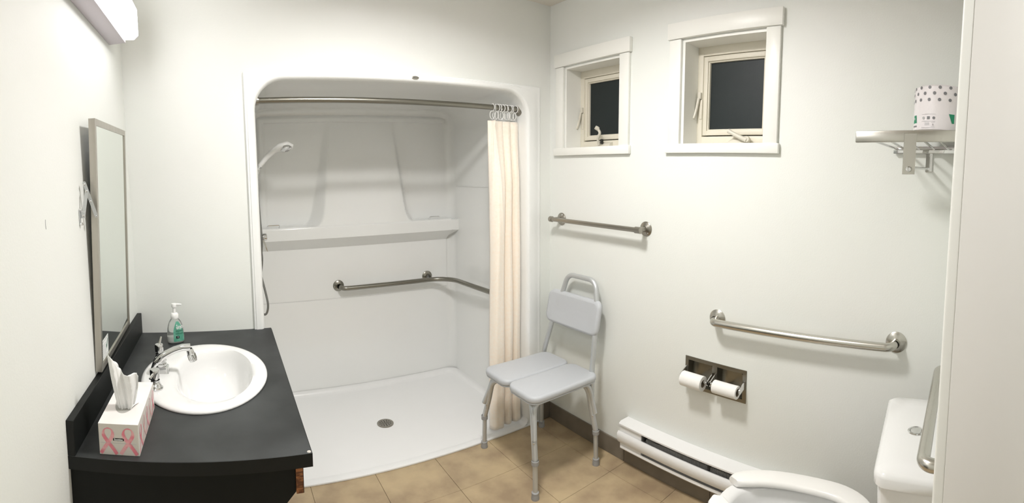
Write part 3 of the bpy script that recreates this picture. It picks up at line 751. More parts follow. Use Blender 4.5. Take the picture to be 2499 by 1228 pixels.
# label: patch hugging the front of the bottle
def bprof(z):
    for (a0, b0, z0), (a1, b1, z1) in zip(prof, prof[1:]):
        if z0 <= z <= z1:
            t = (z-z0)/(z1-z0); return a0+(a1-a0)*t, b0+(b1-b0)*t
    return prof[-1][:2]
def surf(u, z, off=.0006):
    """u in -1..1 across the front face"""
    a, b_ = bprof(z); t = -pi/2 + u*1.25
    x, y = (a+off)*math.copysign(abs(cos(t))**.85, cos(t)), (b_+off)*math.copysign(abs(sin(t))**.85, sin(t))
    return V((c0.x + x*cos(ang_b)-y*sin(ang_b), c0.y + x*sin(ang_b)+y*cos(ang_b), CZ+z))
def patch(name, m, parent, ulo, uhi, z0, z1, off, nu=14, nz_=14):
    b = B(); rows = []
    for j in range(nz_+1):
        t = j/nz_; z = z0+(z1-z0)*t; a, c = ulo(t), uhi(t)
        rows.append([b.bm.verts.new(surf(a+(c-a)*i/nu, z, off)) for i in range(nu+1)])
    for p_, q_ in zip(rows, rows[1:]):
        for k in range(nu): b.bm.faces.new((p_[k], p_[k+1], q_[k+1], q_[k]))
    return b.build(name, m, parent, ang=80)
lab = patch('label', TEALP, sb, lambda t: -.24-.05*t*(1-t)+.30*max(0, t-.55)**1.2*2, lambda t: .86-.55*t**2.4, .010, .098, .0008)
for z, h_ in ((.058, .0028), (.0535, .0022), (.047, .0024), (.0425, .0020)):
    patch('label_text_line', TEALD, lab, lambda t: -.06, lambda t: .70, z-h_/2, z+h_/2, .0013, 10, 1)
patch('label_mark', BLACKP, lab, lambda t: -.04, lambda t: .20, .024, .035, .0013, 6, 3)
patch('label_mark', WHITEP, lab, lambda t: .04, lambda t: .12, .029, .032, .0017, 3, 1)
tx = surf(.22, .0735, 0); t2 = surf(.42, .0735, 0)
po = surf(.30, .072, .0018)
text_mesh('GOJO', .0155, WHITEP, lab, frame_mat(po, (surf(.5, .0735, 0)-surf(.1, .0735, 0)).normalized()+V((0, 0, .12)), (0, 0, 1)), extr=.0004, off=.0005, sx=.82)
patch('label_drop', WHITEP, lab, lambda t: -.02+.08*t, lambda t: .12-.05*t, .080, .086, .0014, 4, 3)

# tissue box
bx = thing('tissue_box', 'tissue box printed with pink ribbons on the corner of the countertop', 'tissue box', (-.303, 1.30, CZ))
x0, x1, y0, y1, zt = -.357, -.250, 1.172, 1.438, CZ+.083
b = B(); b.box(x0, x1, y0, y1, CZ, zt-.0005, .0008, 1)
crt = b.build('carton', BOXS, bx, smooth=False)
# top sheet with an oval opening
OC = (-.306, 1.312); oa, ob = .031, .080
ang2 = [2*pi*k/48 for k in range(48)]
def rp(a, ins=0):
    dx, dy = cos(a), sin(a); t = 1e9
    for (lim, d, c_) in ((x1-ins, dx, OC[0]), (x0+ins, dx, OC[0]), (y1-ins, dy, OC[1]), (y0+ins, dy, OC[1])):
        if abs(d) > 1e-9 and (lim-c_)/d > 0: t = min(t, (lim-c_)/d)
    return (OC[0]+dx*t, OC[1]+dy*t)
e2 = [(OC[0]+oa*cos(a), OC[1]+ob*sin(a)) for a in ang2]
r2 = [rp(math.atan2(e[1]-OC[1], e[0]-OC[0])) for e in e2]
for cx_, cy2 in ((x0, y0), (x0, y1), (x1, y0), (x1, y1)):
    k = min(range(48), key=lambda i: (r2[i][0]-cx_)**2+(r2[i][1]-cy2)**2); r2[k] = (cx_, cy2)
b = B(); b.loft([[(x, y, zt-.0004) for x, y in e2], [(x, y, zt+.0006) for x, y in e2], [(x, y, zt+.0006) for x, y in r2], [(x, y, zt-.0006) for x, y in r2]])
b.build('carton_top', BOXTOP, bx, smooth=False)
B().poly([(x, y, zt-.0002) for x, y in e2]).build('opening', mat('box_inside', (.42, .41, .38), .9), bx, smooth=False)
def ribbon(orig, ux, uz, nrm, s, pale=False, nm='ribbon_print'):
    """awareness ribbon: one looped strip, flat print"""
    orig, ux, uz, nrm = V(orig), V(ux), V(uz), V(nrm)
    pts = [(-.60, -.96), (-.28, -.48), (.10, .02), (.34, .45), (.27, .82), (0, .95), (-.27, .82), (-.34, .45), (-.10, .02), (.28, -.48), (.60, -.96)]
    P_ = [V((a, c, 0)) for a, c in pts]; dens = []
    for i in range(len(P_)-1):
        p0, p1, p2, p3 = P_[max(i-1, 0)], P_[i], P_[i+1], P_[min(i+2, len(P_)-1)]
        for k in range(5):
            t = k/5; dens.append(.5*((2*p1)+(p2-p0)*t+(2*p0-5*p1+4*p2-p3)*t*t+(3*p1-p0-3*p2+p3)*t**3))
    dens.append(P_[-1]); b = B(); A_, B_ = [], []
    for i, p in enumerate(dens):
        t = (dens[min(i+1, len(dens)-1)]-dens[max(i-1, 0)]).normalized(); n_ = V((-t.y, t.x, 0))
        w_ = .130 if abs(p.y-.9) > .45 else .130-.095*(1-abs(p.y-.9)/.45)
        lift = .0003+.0004*i/len(dens)
        for L__, sgn in ((A_, 1), (B_, -1)):
            q_ = p+n_*w_*sgn; L__.append(b.bm.verts.new(orig+ux*(q_.x*s)+uz*(q_.y*s)+nrm*lift))
    for i in range(len(A_)-1): b.bm.faces.new((A_[i], A_[i+1], B_[i+1], B_[i]))
    return b.build(nm, PINKL if pale else PINK, crt, smooth=False)
s_ = .0360
ribbon((x0+.0255, y0, CZ+.038), (1, 0, 0), (0, 0, 1), (0, -1, 0), s_)
ribbon((x0+.0790, y0, CZ+.038), (1, 0, 0), (0, 0, 1), (0, -1, 0), s_)
for k in range(5):
    ribbon((x1, y0+.03+.052*k, CZ+.036), (0, 1, 0), (0, 0, 1), (1, 0, 0), s_*.94, pale=(k % 2 == 1))
pill = B().poly([(x0+.053+.0145*cx_, y0-.0009, CZ+.0425+.0035*cz_) for cx_, cz_ in rrect(-1, 1, -1, 1, .35, 5)], (0, .0006, 0)).build('brand_patch', BLACKP, crt, smooth=False)
text_mesh('Scotties', .0073, WHITEP, pill, frame_mat((x0+.053, y0-.0013, CZ+.0425), (1, 0, 0), (0, 0, 1)), extr=.0001, off=.0002)
B().box(x0+.004, x1-.006, y0-.0007, y0, CZ+.0325, CZ+.0329).build('perforation', GREYL, crt, smooth=False)
# tissue
def sheet(name, rows_, m, parent):
    b = B(); rr = [[b.bm.verts.new(p) for p in row] for row in rows_]
    for a, c in zip(rr, rr[1:]):
        for k in range(len(a)-1): b.bm.faces.new((a[k], a[k+1], c[k+1], c[k]))
    return b.build(name, m, parent, ang=60)
ts = thing('tissue', 'white tissue pulled up out of the ribbon-printed box', 'tissue', (-.31, 1.29, zt))
def tissue_rows(yo, amp, ph, dx=0, cut=1.0):
    tops = [(0, -.342, 1.026), (.10, -.337, 1.038), (.18, -.327, 1.028), (.34, -.316, 1.002), (.50, -.305, .982), (.75, -.284, .980), (1, -.262, .983)]
    rr = []
    for j in range(27):
        t = j/26; row = []
        for i in range(29):
            s = i/28
            for a, b_ in zip(tops, tops[1:]):
                if a[0] <= s <= b_[0]:
                    q = (s-a[0])/(b_[0]-a[0]); txp, tzp = a[1]+(b_[1]-a[1])*q, a[2]+(b_[2]-a[2])*q; break
            bxp, bzp = -.316+.022*s, zt-.012
            x = bxp + (txp-bxp)*t**.5 + dx; z = bzp + (tzp*cut+(1-cut)*.95-bzp)*t
            y = 1.262 + yo + amp*sin(11*s+ph+2.5*t)*(.30+.9*t) + .003*sin(29*s+7*t) - .012*t
            row.append((x, y, z + .0015*sin(17*s)*t))
        rr.append(row)
    return rr
rows_ = tissue_rows(0, .009, .4)
o = sheet('sheet', rows_, TISSUE, ts); mdf = o.modifiers.new('t', 'SOLIDIFY'); mdf.thickness = .0006
rows_ = []
for j in range(13):
    t = j/12; row = []
    for i in range(19):
        s = i/18
        row.append((-.303 + .052*(s-.5)*(.5+.7*sin(pi*t)) + .006, 1.262 + .115*t, zt - .002 + .026*sin(pi*t)*sin(pi*s) + .004*sin(14*s+5*t) + .003*sin(9*t)))
    rows_.append(row)
o = sheet('sheet', tissue_rows(.016, .008, 2.6, .003, .72), TISSUE, ts); mdf = o.modifiers.new('t', 'SOLIDIFY'); mdf.thickness = .0006
o = sheet('crumpled_fold', rows_, TISSUE, ts); mdf = o.modifiers.new('t', 'SOLIDIFY'); mdf.thickness = .0006

# ================================================================== MIRROR (tilted on scissor brackets)
mr = thing('mirror', 'tall tilting mirror in a steel frame over the backsplash', 'mirror', (-.42, 1.73, .892))
# face corners: near-bottom, far-bottom, far-top, near-top (front surface of the frame)
FB, FB2, FT2, FT = V((-.416, 1.450, .902)), V((-.436, 2.008, .893)), V((-.403, 2.000, 1.728)), V((-.386, 1.450, 1.712))
nrm = (FB2-FB).cross(FT-FB).normalized()
if nrm.x < 0: nrm = -nrm
def mp(u, v, d=0):
    p = (FB*(1-u)+FB2*u)*(1-v) + (FT*(1-u)+FT2*u)*v; return p+nrm*d
Wm, Hm = (FB2-FB).length, (FT-FB).length; fu, fv = .020/Wm, .020/Hm; dp = -.021
def bar(q0, q1, q2, q3, name='frame_rail'):
    b = B(); b.loft([[mp(*q, dp) for q in (q0, q1, q2, q3)], [mp(*q, 0) for q in (q0, q1, q2, q3)]], cap0=True, cap1=True).bevel(.001, 1).build(name, MFRAME, mr)
bar((0, 0), (fu, fv), (fu, 1-fv), (0, 1)); bar((1, 0), (1, 1), (1-fu, 1-fv), (1-fu, fv))
bar((0, 0), (1, 0), (1-fu, fv), (fu, fv)); bar((0, 1), (fu, 1-fv), (1-fu, 1-fv), (1, 1))
gl = B().poly([mp(fu*.9, fv*.9, -.004), mp(1-fu*.9, fv*.9, -.004), mp(1-fu*.9, 1-fv*.9, -.004), mp(fu*.9, 1-fv*.9, -.004)]).build('glass', MIRR, mr, smooth=False)
B().poly([mp(fu*.5, fv*.5, -.017), mp(1-fu*.5, fv*.5, -.017), mp(1-fu*.5, 1-fv*.5, -.017), mp(fu*.5, 1-fv*.5, -.017)], nrm*.003).build('backing_board', GREYL, mr, smooth=False)
# sticker at the lower near corner of the glass
su0, su1, sv0, sv1 = fu*1.15, fu+.100/Wm, fv*1.2, fv+.072/Hm
stk = B().poly([mp(su0, sv0, -.0032), mp(su1, sv0, -.0032), mp(su1, sv1, -.0032), mp(su0, sv1, -.0032)]).build('sticker', WHITEP, mr, smooth=False)
def srect(a, b_, c, d, m, nm):
    U = lambda t: su0+(su1-su0)*t; W2_ = lambda t: sv0+(sv1-sv0)*t
    B().poly([mp(U(a), W2_(c), -.0028), mp(U(b_), W2_(c), -.0028), mp(U(b_), W2_(d), -.0028), mp(U(a), W2_(d), -.0028)]).build(nm, m, stk, smooth=False)
srect(.06, .94, .90, .92, GREYP, 'sticker_line'); srect(.06, .94, .10, .12, GREYP, 'sticker_line')
for k in range(6): srect(.08, .58, .22+.10*k, .245+.10*k, GREYL, 'sticker_line')
U = lambda t: su0+(su1-su0)*t; W2_ = lambda t: sv0+(sv1-sv0)*t
B().poly([mp(U(a), W2_(c), -.0026) for a, c in ((.64, .52), (.72, .36), (.92, .80), (.88, .84), (.73, .56), (.68, .60))]).build('check_mark', TEALD, stk, smooth=False)
# scissor bracket on the near side
def strap(name, p, q, w_=.011, th=.0022, m=ALU, par=None):
    p, q = V(p), V(q); t = (q-p).normalized(); n_ = V((.35, -1, 0)).normalized(); n_ = (n_-t*n_.dot(t)).normalized(); u = t.cross(n_)
    pl = []
    for k in range(9): a = -pi/2 + pi*k/8; pl.append(q + t*(w_/2*cos(a)) + u*(w_/2*sin(a)))
    for k in range(9): a = pi/2 + pi*k/8; pl.append(p + t*(w_/2*cos(a)) + u*(w_/2*sin(a)))
    o = B().poly([x - n_*th/2 for x in pl], n_*th).build(name, m, par, smooth=False)
    return o, n_
def hinge(side):
    br = thing('mirror_bracket', 'folding metal bracket holding the mirror off the wall, %s side' % ('near' if side < 0 else 'far'), 'bracket', (XL, 1.395 if side < 0 else 2.06, 1.40))
    y = 1.40 if side < 0 else 2.05; dy = 1 if side < 0 else -1
    B().box(XL, XL+.003, y-.016, y-.002, 1.385, 1.432, .001, 1).build('wall_plate', ALU, br)
    B().tube([(XL+.002, y-.010, 1.432), (XL+.010, y-.010, 1.430)], .0045, 10).build('plate_screw', CHROME, br)
    B().tube([(XL+.002, y-.010, 1.386), (XL+.010, y-.010, 1.388)], .0045, 10).build('plate_screw', CHROME, br)
    B().box(XL, XL+.018, y-.006, y-.003, 1.405, 1.425, .001, 1).build('wall_lug', ALU, br)
    a1, n1 = strap('strap', (XL+.012, y-.004, 1.413), (XL+.024, y+.006, 1.487), par=br)
    a2, n2 = strap('strap', (XL+.043, y+.030*dy*(1 if side < 0 else 1), 1.408), (XL+.017, y+.010, 1.512), par=br)
    for o_, p in ((a1, (XL+.012, y-.007, 1.413)), (a1, (XL+.024, y+.002, 1.487)), (a2, (XL+.043, y+.026*dy, 1.408)), (a2, (XL+.018, y+.006, 1.508)), (a2, (XL+.031, y+.014, 1.455))):
        B().lathe([(.0033, -.001), (.0033, .003), (.002, .0042), (0, .0045)], p, (.3, -1, 0), 12).build('rivet', CHROME, o_)
hinge(-1)

# ================================================================== LIGHTS
FX = thing('vanity_light', 'long white fluorescent strip light on the wall above the mirror', 'wall light', (XL, 1.65, 2.09))
fy0, fy1 = 1.347, 1.957
B().box(XL, -.369, fy0, fy1, 2.079, 2.224, .003, 2).build('housing', HOUSE, FX)
sec = [(-.371, 2.091), (-.334, 2.087), (-.315, 2.102), (-.315, 2.206), (-.330, 2.222), (-.371, 2.222)]
B().loft([[(x, fy0+.004, z) for x, z in sec], [(x, fy1-.002, z) for x, z in sec]]).build('diffuser', DIFF, FX, smooth=False)
for ya, yb in ((fy0, fy0+.006), (fy1-.004, fy1)):
    B().loft([[(x, ya, z) for x, z in sec], [(x, yb, z) for x, z in sec]], cap0=True, cap1=True).build('end_cap', HOUSE, FX, smooth=False)
FX = thing('ceiling_light', 'round white ceiling downlight over the middle of the room', 'ceiling light', (.75, 1.22, ZC-.06))
B().lathe([(.160, 0), (.160, -.046), (.157, -.050), (.152, -.050), (.150, -.046), (.148, -.006), (0, -.005)], (.75, 1.22, ZC), 'Z', 48).build('canopy', HOUSE, FX)
B().lathe([(.147, -.014), (.08, -.017), (0, -.018)], (.75, 1.22, ZC), 'Z', 48).build('shade', CEILD, FX)
FX = thing('corridor_fill_light', 'added fill light panel on the corridor ceiling, unseen behind the doorway', 'ceiling light', (.3, -.75, ZC-.09))  # unseen panel, added as fill to brighten the room through the doorway
B().box(-.32, .92, -.95, -.35, ZC-.03, ZC, .004).build('canopy', HOUSE, FX)
B().box(-.29, .89, -.92, -.38, ZC-.036, ZC-.028).build('panel', HALLD, FX, smooth=False)

# ================================================================== PAPER HOLDER
th = thing('paper_holder', 'double recessed steel toilet paper holder', 'paper holder', (XR, 1.048, .517))
hy0, hy1, hz0, hz1 = .890, 1.207, .517, .662
ym = 1.048
# face plate as a frame with two openings
b = B()
for q in ((hy0, .908, hz0, hz1), (1.190, hy1, hz0, hz1), (1.036, 1.062, hz0, hz1), (.908, 1.036, hz0, .532), (.908, 1.036, .646, hz1), (1.062, 1.190, hz0, .532), (1.062, 1.190, .646, hz1)):
    b.box(XR-.0035, XR+.001, q[0], q[1], q[2], q[3])
b.build('face_plate', DNICK, th)
for (a, c) in ((.908, 1.036), (1.062, 1.190)):
    b = B(); n_ = 10; Lp = []
    for k, (dx_, ins) in enumerate(((-.002, 0), (.030, .001), (.045, .006), (.052, .020))):
        Lp.append([(XR+dx_, y, z) for y, z in rrect(a+ins, c-ins, .532+ins, .646-ins, .010, 4)])
    b.loft(Lp, cap1=True).build('recess_cup', DNICK, th, ang=50)
# arms and spindles
for k, y in enumerate((1.200, 1.056, 1.042, .897)):
    b = B(); P_ = [(XR-.002, y-.002, .618), (XR-.002, y-.002, .588), (XR-.050, y-.002, .572), (XR-.056, y-.002, .580), (XR-.054, y-.002, .594), (XR-.030, y-.002, .606)]
    b.poly(P_, (0, .004, 0)).bevel(.001, 1).build('arm', CHROME, th)
for (a, c, z) in ((1.198, 1.058, .582), (1.040, .899, .585)):
    B().tube([(XR-.047, a, z), (XR-.047, c, z)], .0085, 14).build('spindle', CHROME, th)
def tproll(y0, y1, z, ro, label):
    t = B().lathe([(.017, 0), (.017, y0-y1), (ro-.001, y0-y1), (ro, y0-y1-.001), (ro, .001), (ro-.001, 0), (.017, 0)], (XR-.047-.004, y1, z-.004), 'Y', 36).build('toilet_roll', PAPER, origin=(XR-.05, (y0+y1)/2, z))
    tag(t, label, 'toilet roll', 'toilet rolls in the double holder')
    tc = B().lathe([(.0168, .001), (.0168, y0-y1-.001), (.0155, y0-y1-.001), (.0155, .001), (.0168, .001)], (XR-.047-.004, y1, z-.004), 'Y', 24).build('core', mat('card_core', (.32, .27, .2), .9), t)
tproll(1.187, 1.078, .580, .033, 'larger white toilet roll on the left spindle of the double holder')
tproll(1.022, .905, .585, .028, 'smaller white toilet roll on the right spindle of the double holder')

# ================================================================== BASEBOARD HEATER
HY0, HY1 = .50, 1.557
ht = thing('baseboard_heater', 'white electric baseboard heater low on the long wall', 'heater', (XR, 1.05, .1))
def prism(name, sec, ya, yb, m, bev=0, parent=ht):
    b = B().loft([[(x, ya, z) for x, z in sec], [(x, yb, z) for x, z in sec]], cap0=True, cap1=True)
    if bev: b.bevel(bev, 2)
    return b.build(name, m, parent, ang=40)
prism('back_plate', [(XR-.006, .098), (XR, .098), (XR, .236), (XR-.006, .236)], HY0, HY1, HEATW)
prism('top_cover', [(XR, .246), (XR-.056, .246), (XR-.070, .237), (XR-.070, .230), (XR-.067, .230), (XR-.062, .236), (XR, .238)], HY0, HY1, HEATW)
prism('front_panel', [(XR-.064, .197), (XR-.070, .198), (XR-.078, .190), (XR-.080, .174), (XR-.076, .150), (XR-.066, .138), (XR-.060, .140), (XR-.068, .152), (XR-.072, .174), (XR-.070, .188)], HY0, HY1+.004, HEATW)
prism('bottom_lip', [(XR, .098), (XR-.060, .104), (XR-.066, .112), (XR-.063, .124), (XR-.058, .122), (XR-.056, .112), (XR, .106)], HY0, HY1-.008, HEATW)
B().box(XR-.062, XR-.004, HY1-.14, HY1-.002, .106, .240, .001, 1).build('end_box', HEATW, ht)
B().box(XR-.062, XR-.004, HY0+.002, HY0+.10, .106, .240, .001, 1).build('end_box', HEATW, ht)
B().box(XR-.010, XR-.0065, HY0+.1, HY1-.14, .108, .236).build('inner_shield', HEATG, ht, smooth=False)
fb = B(); yy = HY0+.11
while yy < HY1-.17:
    fb.box(XR-.056, XR-.016, yy, yy+.0008, .135, .212); yy += .007
tag(fb.build('fins', HEATG, ht, smooth=False), kind='stuff')
B().tube([(XR-.036, HY0+.10, .175), (XR-.036, HY1-.141, .175)], .006, 10).build('element_tube', HEATG, ht)
B().tube([(XR-.050, HY1-.141, .214), (XR-.052, HY1-.19, .205), (XR-.052, HY1-.27, .219), (XR-.052, HY0+.10, .219)], .0016, 8).build('thermostat_wire', DARK, ht)
for y in (HY1-.146, HY1-.52):
    B().box(XR-.060, XR-.012, y-.012, y, .196, .232, .002, 1).build('fin_bracket', DARK, ht)

# ================================================================== SHOWER CHAIR
ch = thing('shower_chair', 'grey plastic shower chair with aluminium legs in the corner', 'chair', (1.46, 1.89, 0))
SZ = .478
pads = ((1.872, 2.090), (1.650, 1.870))
for (ya, yb) in pads:
    L = slab(1.245, 1.672, ya, yb, SZ-.034, SZ, .050, .013, 7, 4)
    o = B().loft(L, cap0=True, cap1=True).build('seat_pad', GPLAST, ch, ang=60)
    B().loft(slab(1.249, 1.668, ya+.004, yb-.004, SZ-.038, SZ-.032, .046, .002, 7, 2), cap0=True, cap1=True).build('pad_rim', GPLAST, o, ang=60)
# backrest: tilted, slightly curved pad
def bk_pt(u, v, d):
    """u across (y), v up, d thickness"""
    y = 1.690 + .415*u; z = .650 + .182*v
    x = 1.668 + .034*v + .020*(1-(2*u-1)**2) + d
    return (x, y, z)
Lb = []
prf = [(0, .016), (.003, .007), (.010, .0015), (.018, 0), (.026, .0015), (.033, .007), (.036, .016)]
for d, ins in prf:
    Lb.append([bk_pt(u_/.415, v_/.182, d) for u_, v_ in rrect(ins, .415-ins, ins, .182-ins, .040-ins*.6, 7)])
b = B(); b.loft(Lb, cap0=False, cap1=False)
# fill faces with fans of inner loops so the pad stays curved
for d, base in ((0, .016), (.036, .016)):
    inner = [[bk_pt(u_/.415, v_/.182, d) for u_, v_ in rrect(base+i_*.02, .415-base-i_*.02, base+i_*.02, .182-base-i_*.02, max(.030-i_*.008, .004), 7)] for i_ in range(0, 4)]
    b.loft(inner, cap1=True)
bmesh.ops.remove_doubles(b.bm, verts=b.bm.verts, dist=.0002)
b.build('backrest', GPLAST, ch, ang=60)
# back tube with the carrying loop
near = [(1.662, 1.700, .335), (1.664, 1.703, .47), (1.690, 1.712, .64), (1.726, 1.735, .82), (1.737, 1.760, .915)]
far = [(1.664, 2.112, .335), (1.664, 2.100, .47), (1.690, 2.062, .64), (1.726, 2.010, .82), (1.737, 1.975, .915)]
path = near[:-1] + [(1.740, 1.758, .930), (1.740, 1.978, .930)] + list(reversed(far[:-1]))
pth = fillet(path, [.3, .3, .3, .060, .060, .3, .3, .3], 8)
B().tube(pth, .0135, 16).build('back_tube', ALU, ch)
def leg(fx, fy, tx, ty, dirx, diry, kink):
    top = SZ-.044
    k_ = B(); zt_ = top-.012
    path = [(fx, fy, .175), (fx+(tx-fx)*.55, fy+(ty-fy)*.55, .30), (tx, ty, zt_), (tx+dirx*.11, ty+diry*.11, zt_)]
    L_o = B().tube(fillet(path, [.3, .070], 9), .0140, 18).build('leg', ALU, ch)
    lo = [(fx, fy, .012), (fx, fy, .180)]
    B().tube([(fx-(tx-fx)*.05, fy-(ty-fy)*.05, .010), (fx+(tx-fx)*.02, fy+(ty-fy)*.02, .178)], .0120, 16).build('leg_extension', ALU, L_o)
    B().lathe([(.0120, -.010), (.0172, -.010), (.0178, -.006), (.0178, .010), (.0155, .013)], (fx, fy, .172), 'Z', 18).build('leg_collar', RUBBER, L_o)
    B().lathe([(0, 0), (.0185, 0), (.0190, .003), (.0165, .026), (.0175, .027), (.0175, .033), (.011, .036)], (fx-(tx-fx)*.05, fy-(ty-fy)*.05, 0), 'Z', 20).build('rubber_foot', RUBBER, L_o)
    B().lathe([(0, 0), (.0045, 0), (.0045, .004), (.002, .006), (0, .006)], (fx+(tx-fx)*.35-.010, fy+(ty-fy)*.35-.0125+.004, .262), (-.5, -1, 0), 12).build('spring_button', CHROME, L_o)
    return L_o
leg(1.262, 1.655, 1.285, 1.705, .5, 1, 0)
leg(1.655, 1.660, 1.640, 1.712, -.5, 1, 0)
leg(1.285, 2.138, 1.285, 2.050, .5, -1, 0)
leg(1.672, 2.128, 1.645, 2.045, -.5, -1, 0)
# side frame tubes under the pads
for (ya, yb) in ((1.700, 1.668), (2.055, 2.112)):
    zt_ = SZ-.052
    B().tube(fillet([(1.268, yb, .27), (1.282, ya+(yb-ya)*.35, .36), (1.292, ya, zt_), (1.632, ya, zt_), (1.648, ya+(yb-ya)*.35, .36), (1.655, yb, .27)], [.2, .07, .07, .2], 8), .0125, 16).build('side_frame', ALU, ch)
B().tube([(1.36, 1.70, SZ-.052), (1.36, 2.06, SZ-.052)], .011, 14).build('cross_tube', ALU, ch)
B().tube([(1.56, 1.70, SZ-.052), (1.56, 2.06, SZ-.052)], .011, 14).build('cross_tube', ALU, ch)

# ================================================================== TOILET
tl = thing('toilet', 'white toilet with an open-front seat against the front wall', 'toilet', (1.33, .4, 0))
TXc = 1.345
def bowl_loop(hw, y0, y1, z, n=56, sq=2.3):
    """egg outline: y0 back, y1 front"""
    o = []
    cyb = y0+(y1-y0)*.42
    for k in range(n):
        t = 2*pi*k/n; c_, s_ = cos(t), sin(t)
        ly = (y1-cyb) if s_ > 0 else (cyb-y0); e_ = 2.0 if s_ > 0 else 2.6
        o.append((TXc + hw*math.copysign(abs(c_)**(2/sq), c_), cyb + ly*math.copysign(abs(s_)**(2/e_), s_), z))
    return o
RZt = .425
bw = [bowl_loop(.115, .12, .52, 0), bowl_loop(.118, .12, .53, .02), bowl_loop(.105, .13, .52, .10), bowl_loop(.110, .14, .56, .18), bowl_loop(.150, .15, .64, .27), bowl_loop(.182, .17, .715, .35), bowl_loop(.190, .18, .745, .395), bowl_loop(.190, .18, .752, .415), bowl_loop(.184, .185, .748, RZt),
      bowl_loop(.150, .26, .712, RZt), bowl_loop(.140, .27, .700, .415), bowl_loop(.136, .28, .695, .38), bowl_loop(.118, .30, .66, .32), bowl_loop(.075, .36, .57, .24), bowl_loop(.02, .42, .48, .215)]
B().loft(bw, cap0=True, cap1=True).build('bowl', PORC, tl, ang=60)
B().loft([[(x, y, z) for x, y in rrect(TXc-.13+i_, TXc+.13-i_, .05+i_, .26-i_, .04)] for z, i_ in ((.20, .02), (.30, 0), (.405, 0), (.418, .008))], cap0=True, cap1=True).build('bowl_shelf', PORC, tl, ang=60)
# open-front seat: horseshoe
def seat_ring(zlo, zhi, name, m, e=.008):
    stations = []
    n = 44
    for k in range(n+1):
        t = -58 + (360-64)*k/n      # degrees, gap at the front
        th_ = R(90 + 17 + (360-34)*k/n)
        c_, s_ = cos(th_), sin(th_)
        def pt(hw, yb, yf, sq=2.2):
            cyb = .43; ly = (yf-cyb) if s_ > 0 else (cyb-yb)
            return V((TXc + hw*math.copysign(abs(c_)**(2/sq), c_), cyb + ly*math.copysign(abs(s_)**(2/2.15), s_), 0))
        po_, pi_ = pt(.198, .225, .785), pt(.122, .295, .705)
        stations.append((po_, pi_))
    Ls_ = []
    for i, (o_, i_) in enumerate(stations):
        sec = []
        w_ = (o_-i_); wl_ = w_.length; w_.normalize(); endf = min(1, min(i, n-i)/2.0); sh_ = .55+.45*endf**.5
        mid = (o_+i_)/2; hw_ = wl_/2*sh_; hh = (zhi-zlo)/2
        for a_, b2 in rrect(-hw_, hw_, -hh, hh, min(hh*.95, e), 4):
            crown = .004*(1-(a_/max(hw_, .001))**2) if b2 > 0 else 0
            sec.append(mid + w_*a_ + V((0, 0, (zlo+zhi)/2+b2+crown)))
        Ls_.append(sec)
    B().loft(Ls_, cap0=True, cap1=True).build(name, m, tl, ang=60)
seat_ring(RZt+.004, RZt+.026, 'seat', SEATP, .010)
B().box(TXc-.09, TXc+.09, .215, .262, RZt, RZt+.034, .010, 3).build('seat_hinge', SEATP, tl)
# tank and lid
def trap(z, w0, w1, yb, yf, bow, r, sh=0, n=8):
    """plan outline: back edge straight, front edge bowed"""
    p = []
    base = rrect(TXc-w0, TXc+w0, yb, yf, r, n)
    for x, y in base:
        t = (y-yb)/(yf-yb); xx = TXc + (x-TXc)*(1 - .03*t)
        p.append((xx, y + bow*.35*t*(1-((x-TXc)/w0)**2) + .085*(x-TXc)*t, z))
    return p
B().loft([trap(.415, .185, .185, YF+.015, .195, .012, .03), trap(.43, .195, .195, YF+.012, .200, .014, .03), trap(.70, .215, .215, YF+.010, .212, .016, .03), trap(.738, .217, .217, YF+.010, .213, .016, .03)], cap0=True, cap1=True).build('tank', PORC, tl, ang=60)
B().loft([trap(.738, .222, .222, YF+.006, .218, .018, .032), trap(.742, .229, .229, YF+.005, .223, .018, .034), trap(.764, .229, .229, YF+.005, .223, .018, .034), trap(.773, .225, .225, YF+.008, .219, .018, .032), trap(.778, .215, .215, YF+.015, .210, .016, .028), trap(.780, .16, .16, YF+.05, .165, .010, .02)], cap0=True, cap1=True).build('tank_lid', PORC, tl, ang=60)
fb_ = B().lathe([(.024, -.001), (.025, .002), (.022, .004), (.019, .003), (.018, .001)], (1.344, .124, .7795), 'Z', 28).build('flush_button', CHROME, tl)
B().lathe([(.0175, .001), (.0170, .0035), (.012, .0045), (0, .0045)], (1.344, .124, .7795), 'Z', 24).build('button_cap', CHROME, fb_)

# ================================================================== SHELF OVER THE TANK (on the long wall)
sx_f = 1.552
ss = thing('towel_shelf', 'chrome slatted towel shelf high on the wall by the door frame', 'towel shelf', (XR, .24, 1.62))
B().box(sx_f-.012, sx_f+.004, YF+.03, .402, 1.622, 1.660, .004, 2).build('front_rail', SATIN, ss)
B().box(XR-.020, XR-.008, YF+.03, .312, 1.601, 1.627, .002, 2).build('rear_rail', CHROME, ss)
for y in (.347, .290, .235, .180, .125, .070):
    B().tube([(sx_f+.002, y, 1.630), (XR-.012, y-.052 if y > .3 else y-.02, 1.617)], .0042, 10).build('slat', CHROME, ss)
B().box(sx_f-.014, sx_f-.011, .198, .239, 1.517, 1.650, .001, 1).build('front_bracket', SATIN, ss)
B().box(XR-.006, XR, .164, .190, 1.533, 1.612, .001, 1).build('wall_bracket', CHROME, ss)
B().tube([(sx_f-.012, .210, 1.539), (XR-.003, .176, 1.545)], .0045, 12).build('bracket_arm', CHROME, ss)
B().lathe([(.0045, 0), (.0045, .006), (.008, .009), (.0085, .014), (.006, .018), (0, .019)], (sx_f-.014, .218, 1.534), (-1, -.1, 0), 16).build('bracket_knob', CHROME, ss)
B().tube([(XR-.012, .178, 1.60), (XR-.001, .178, 1.60)], .010, 14).build('wall_screw', CHROME, ss)
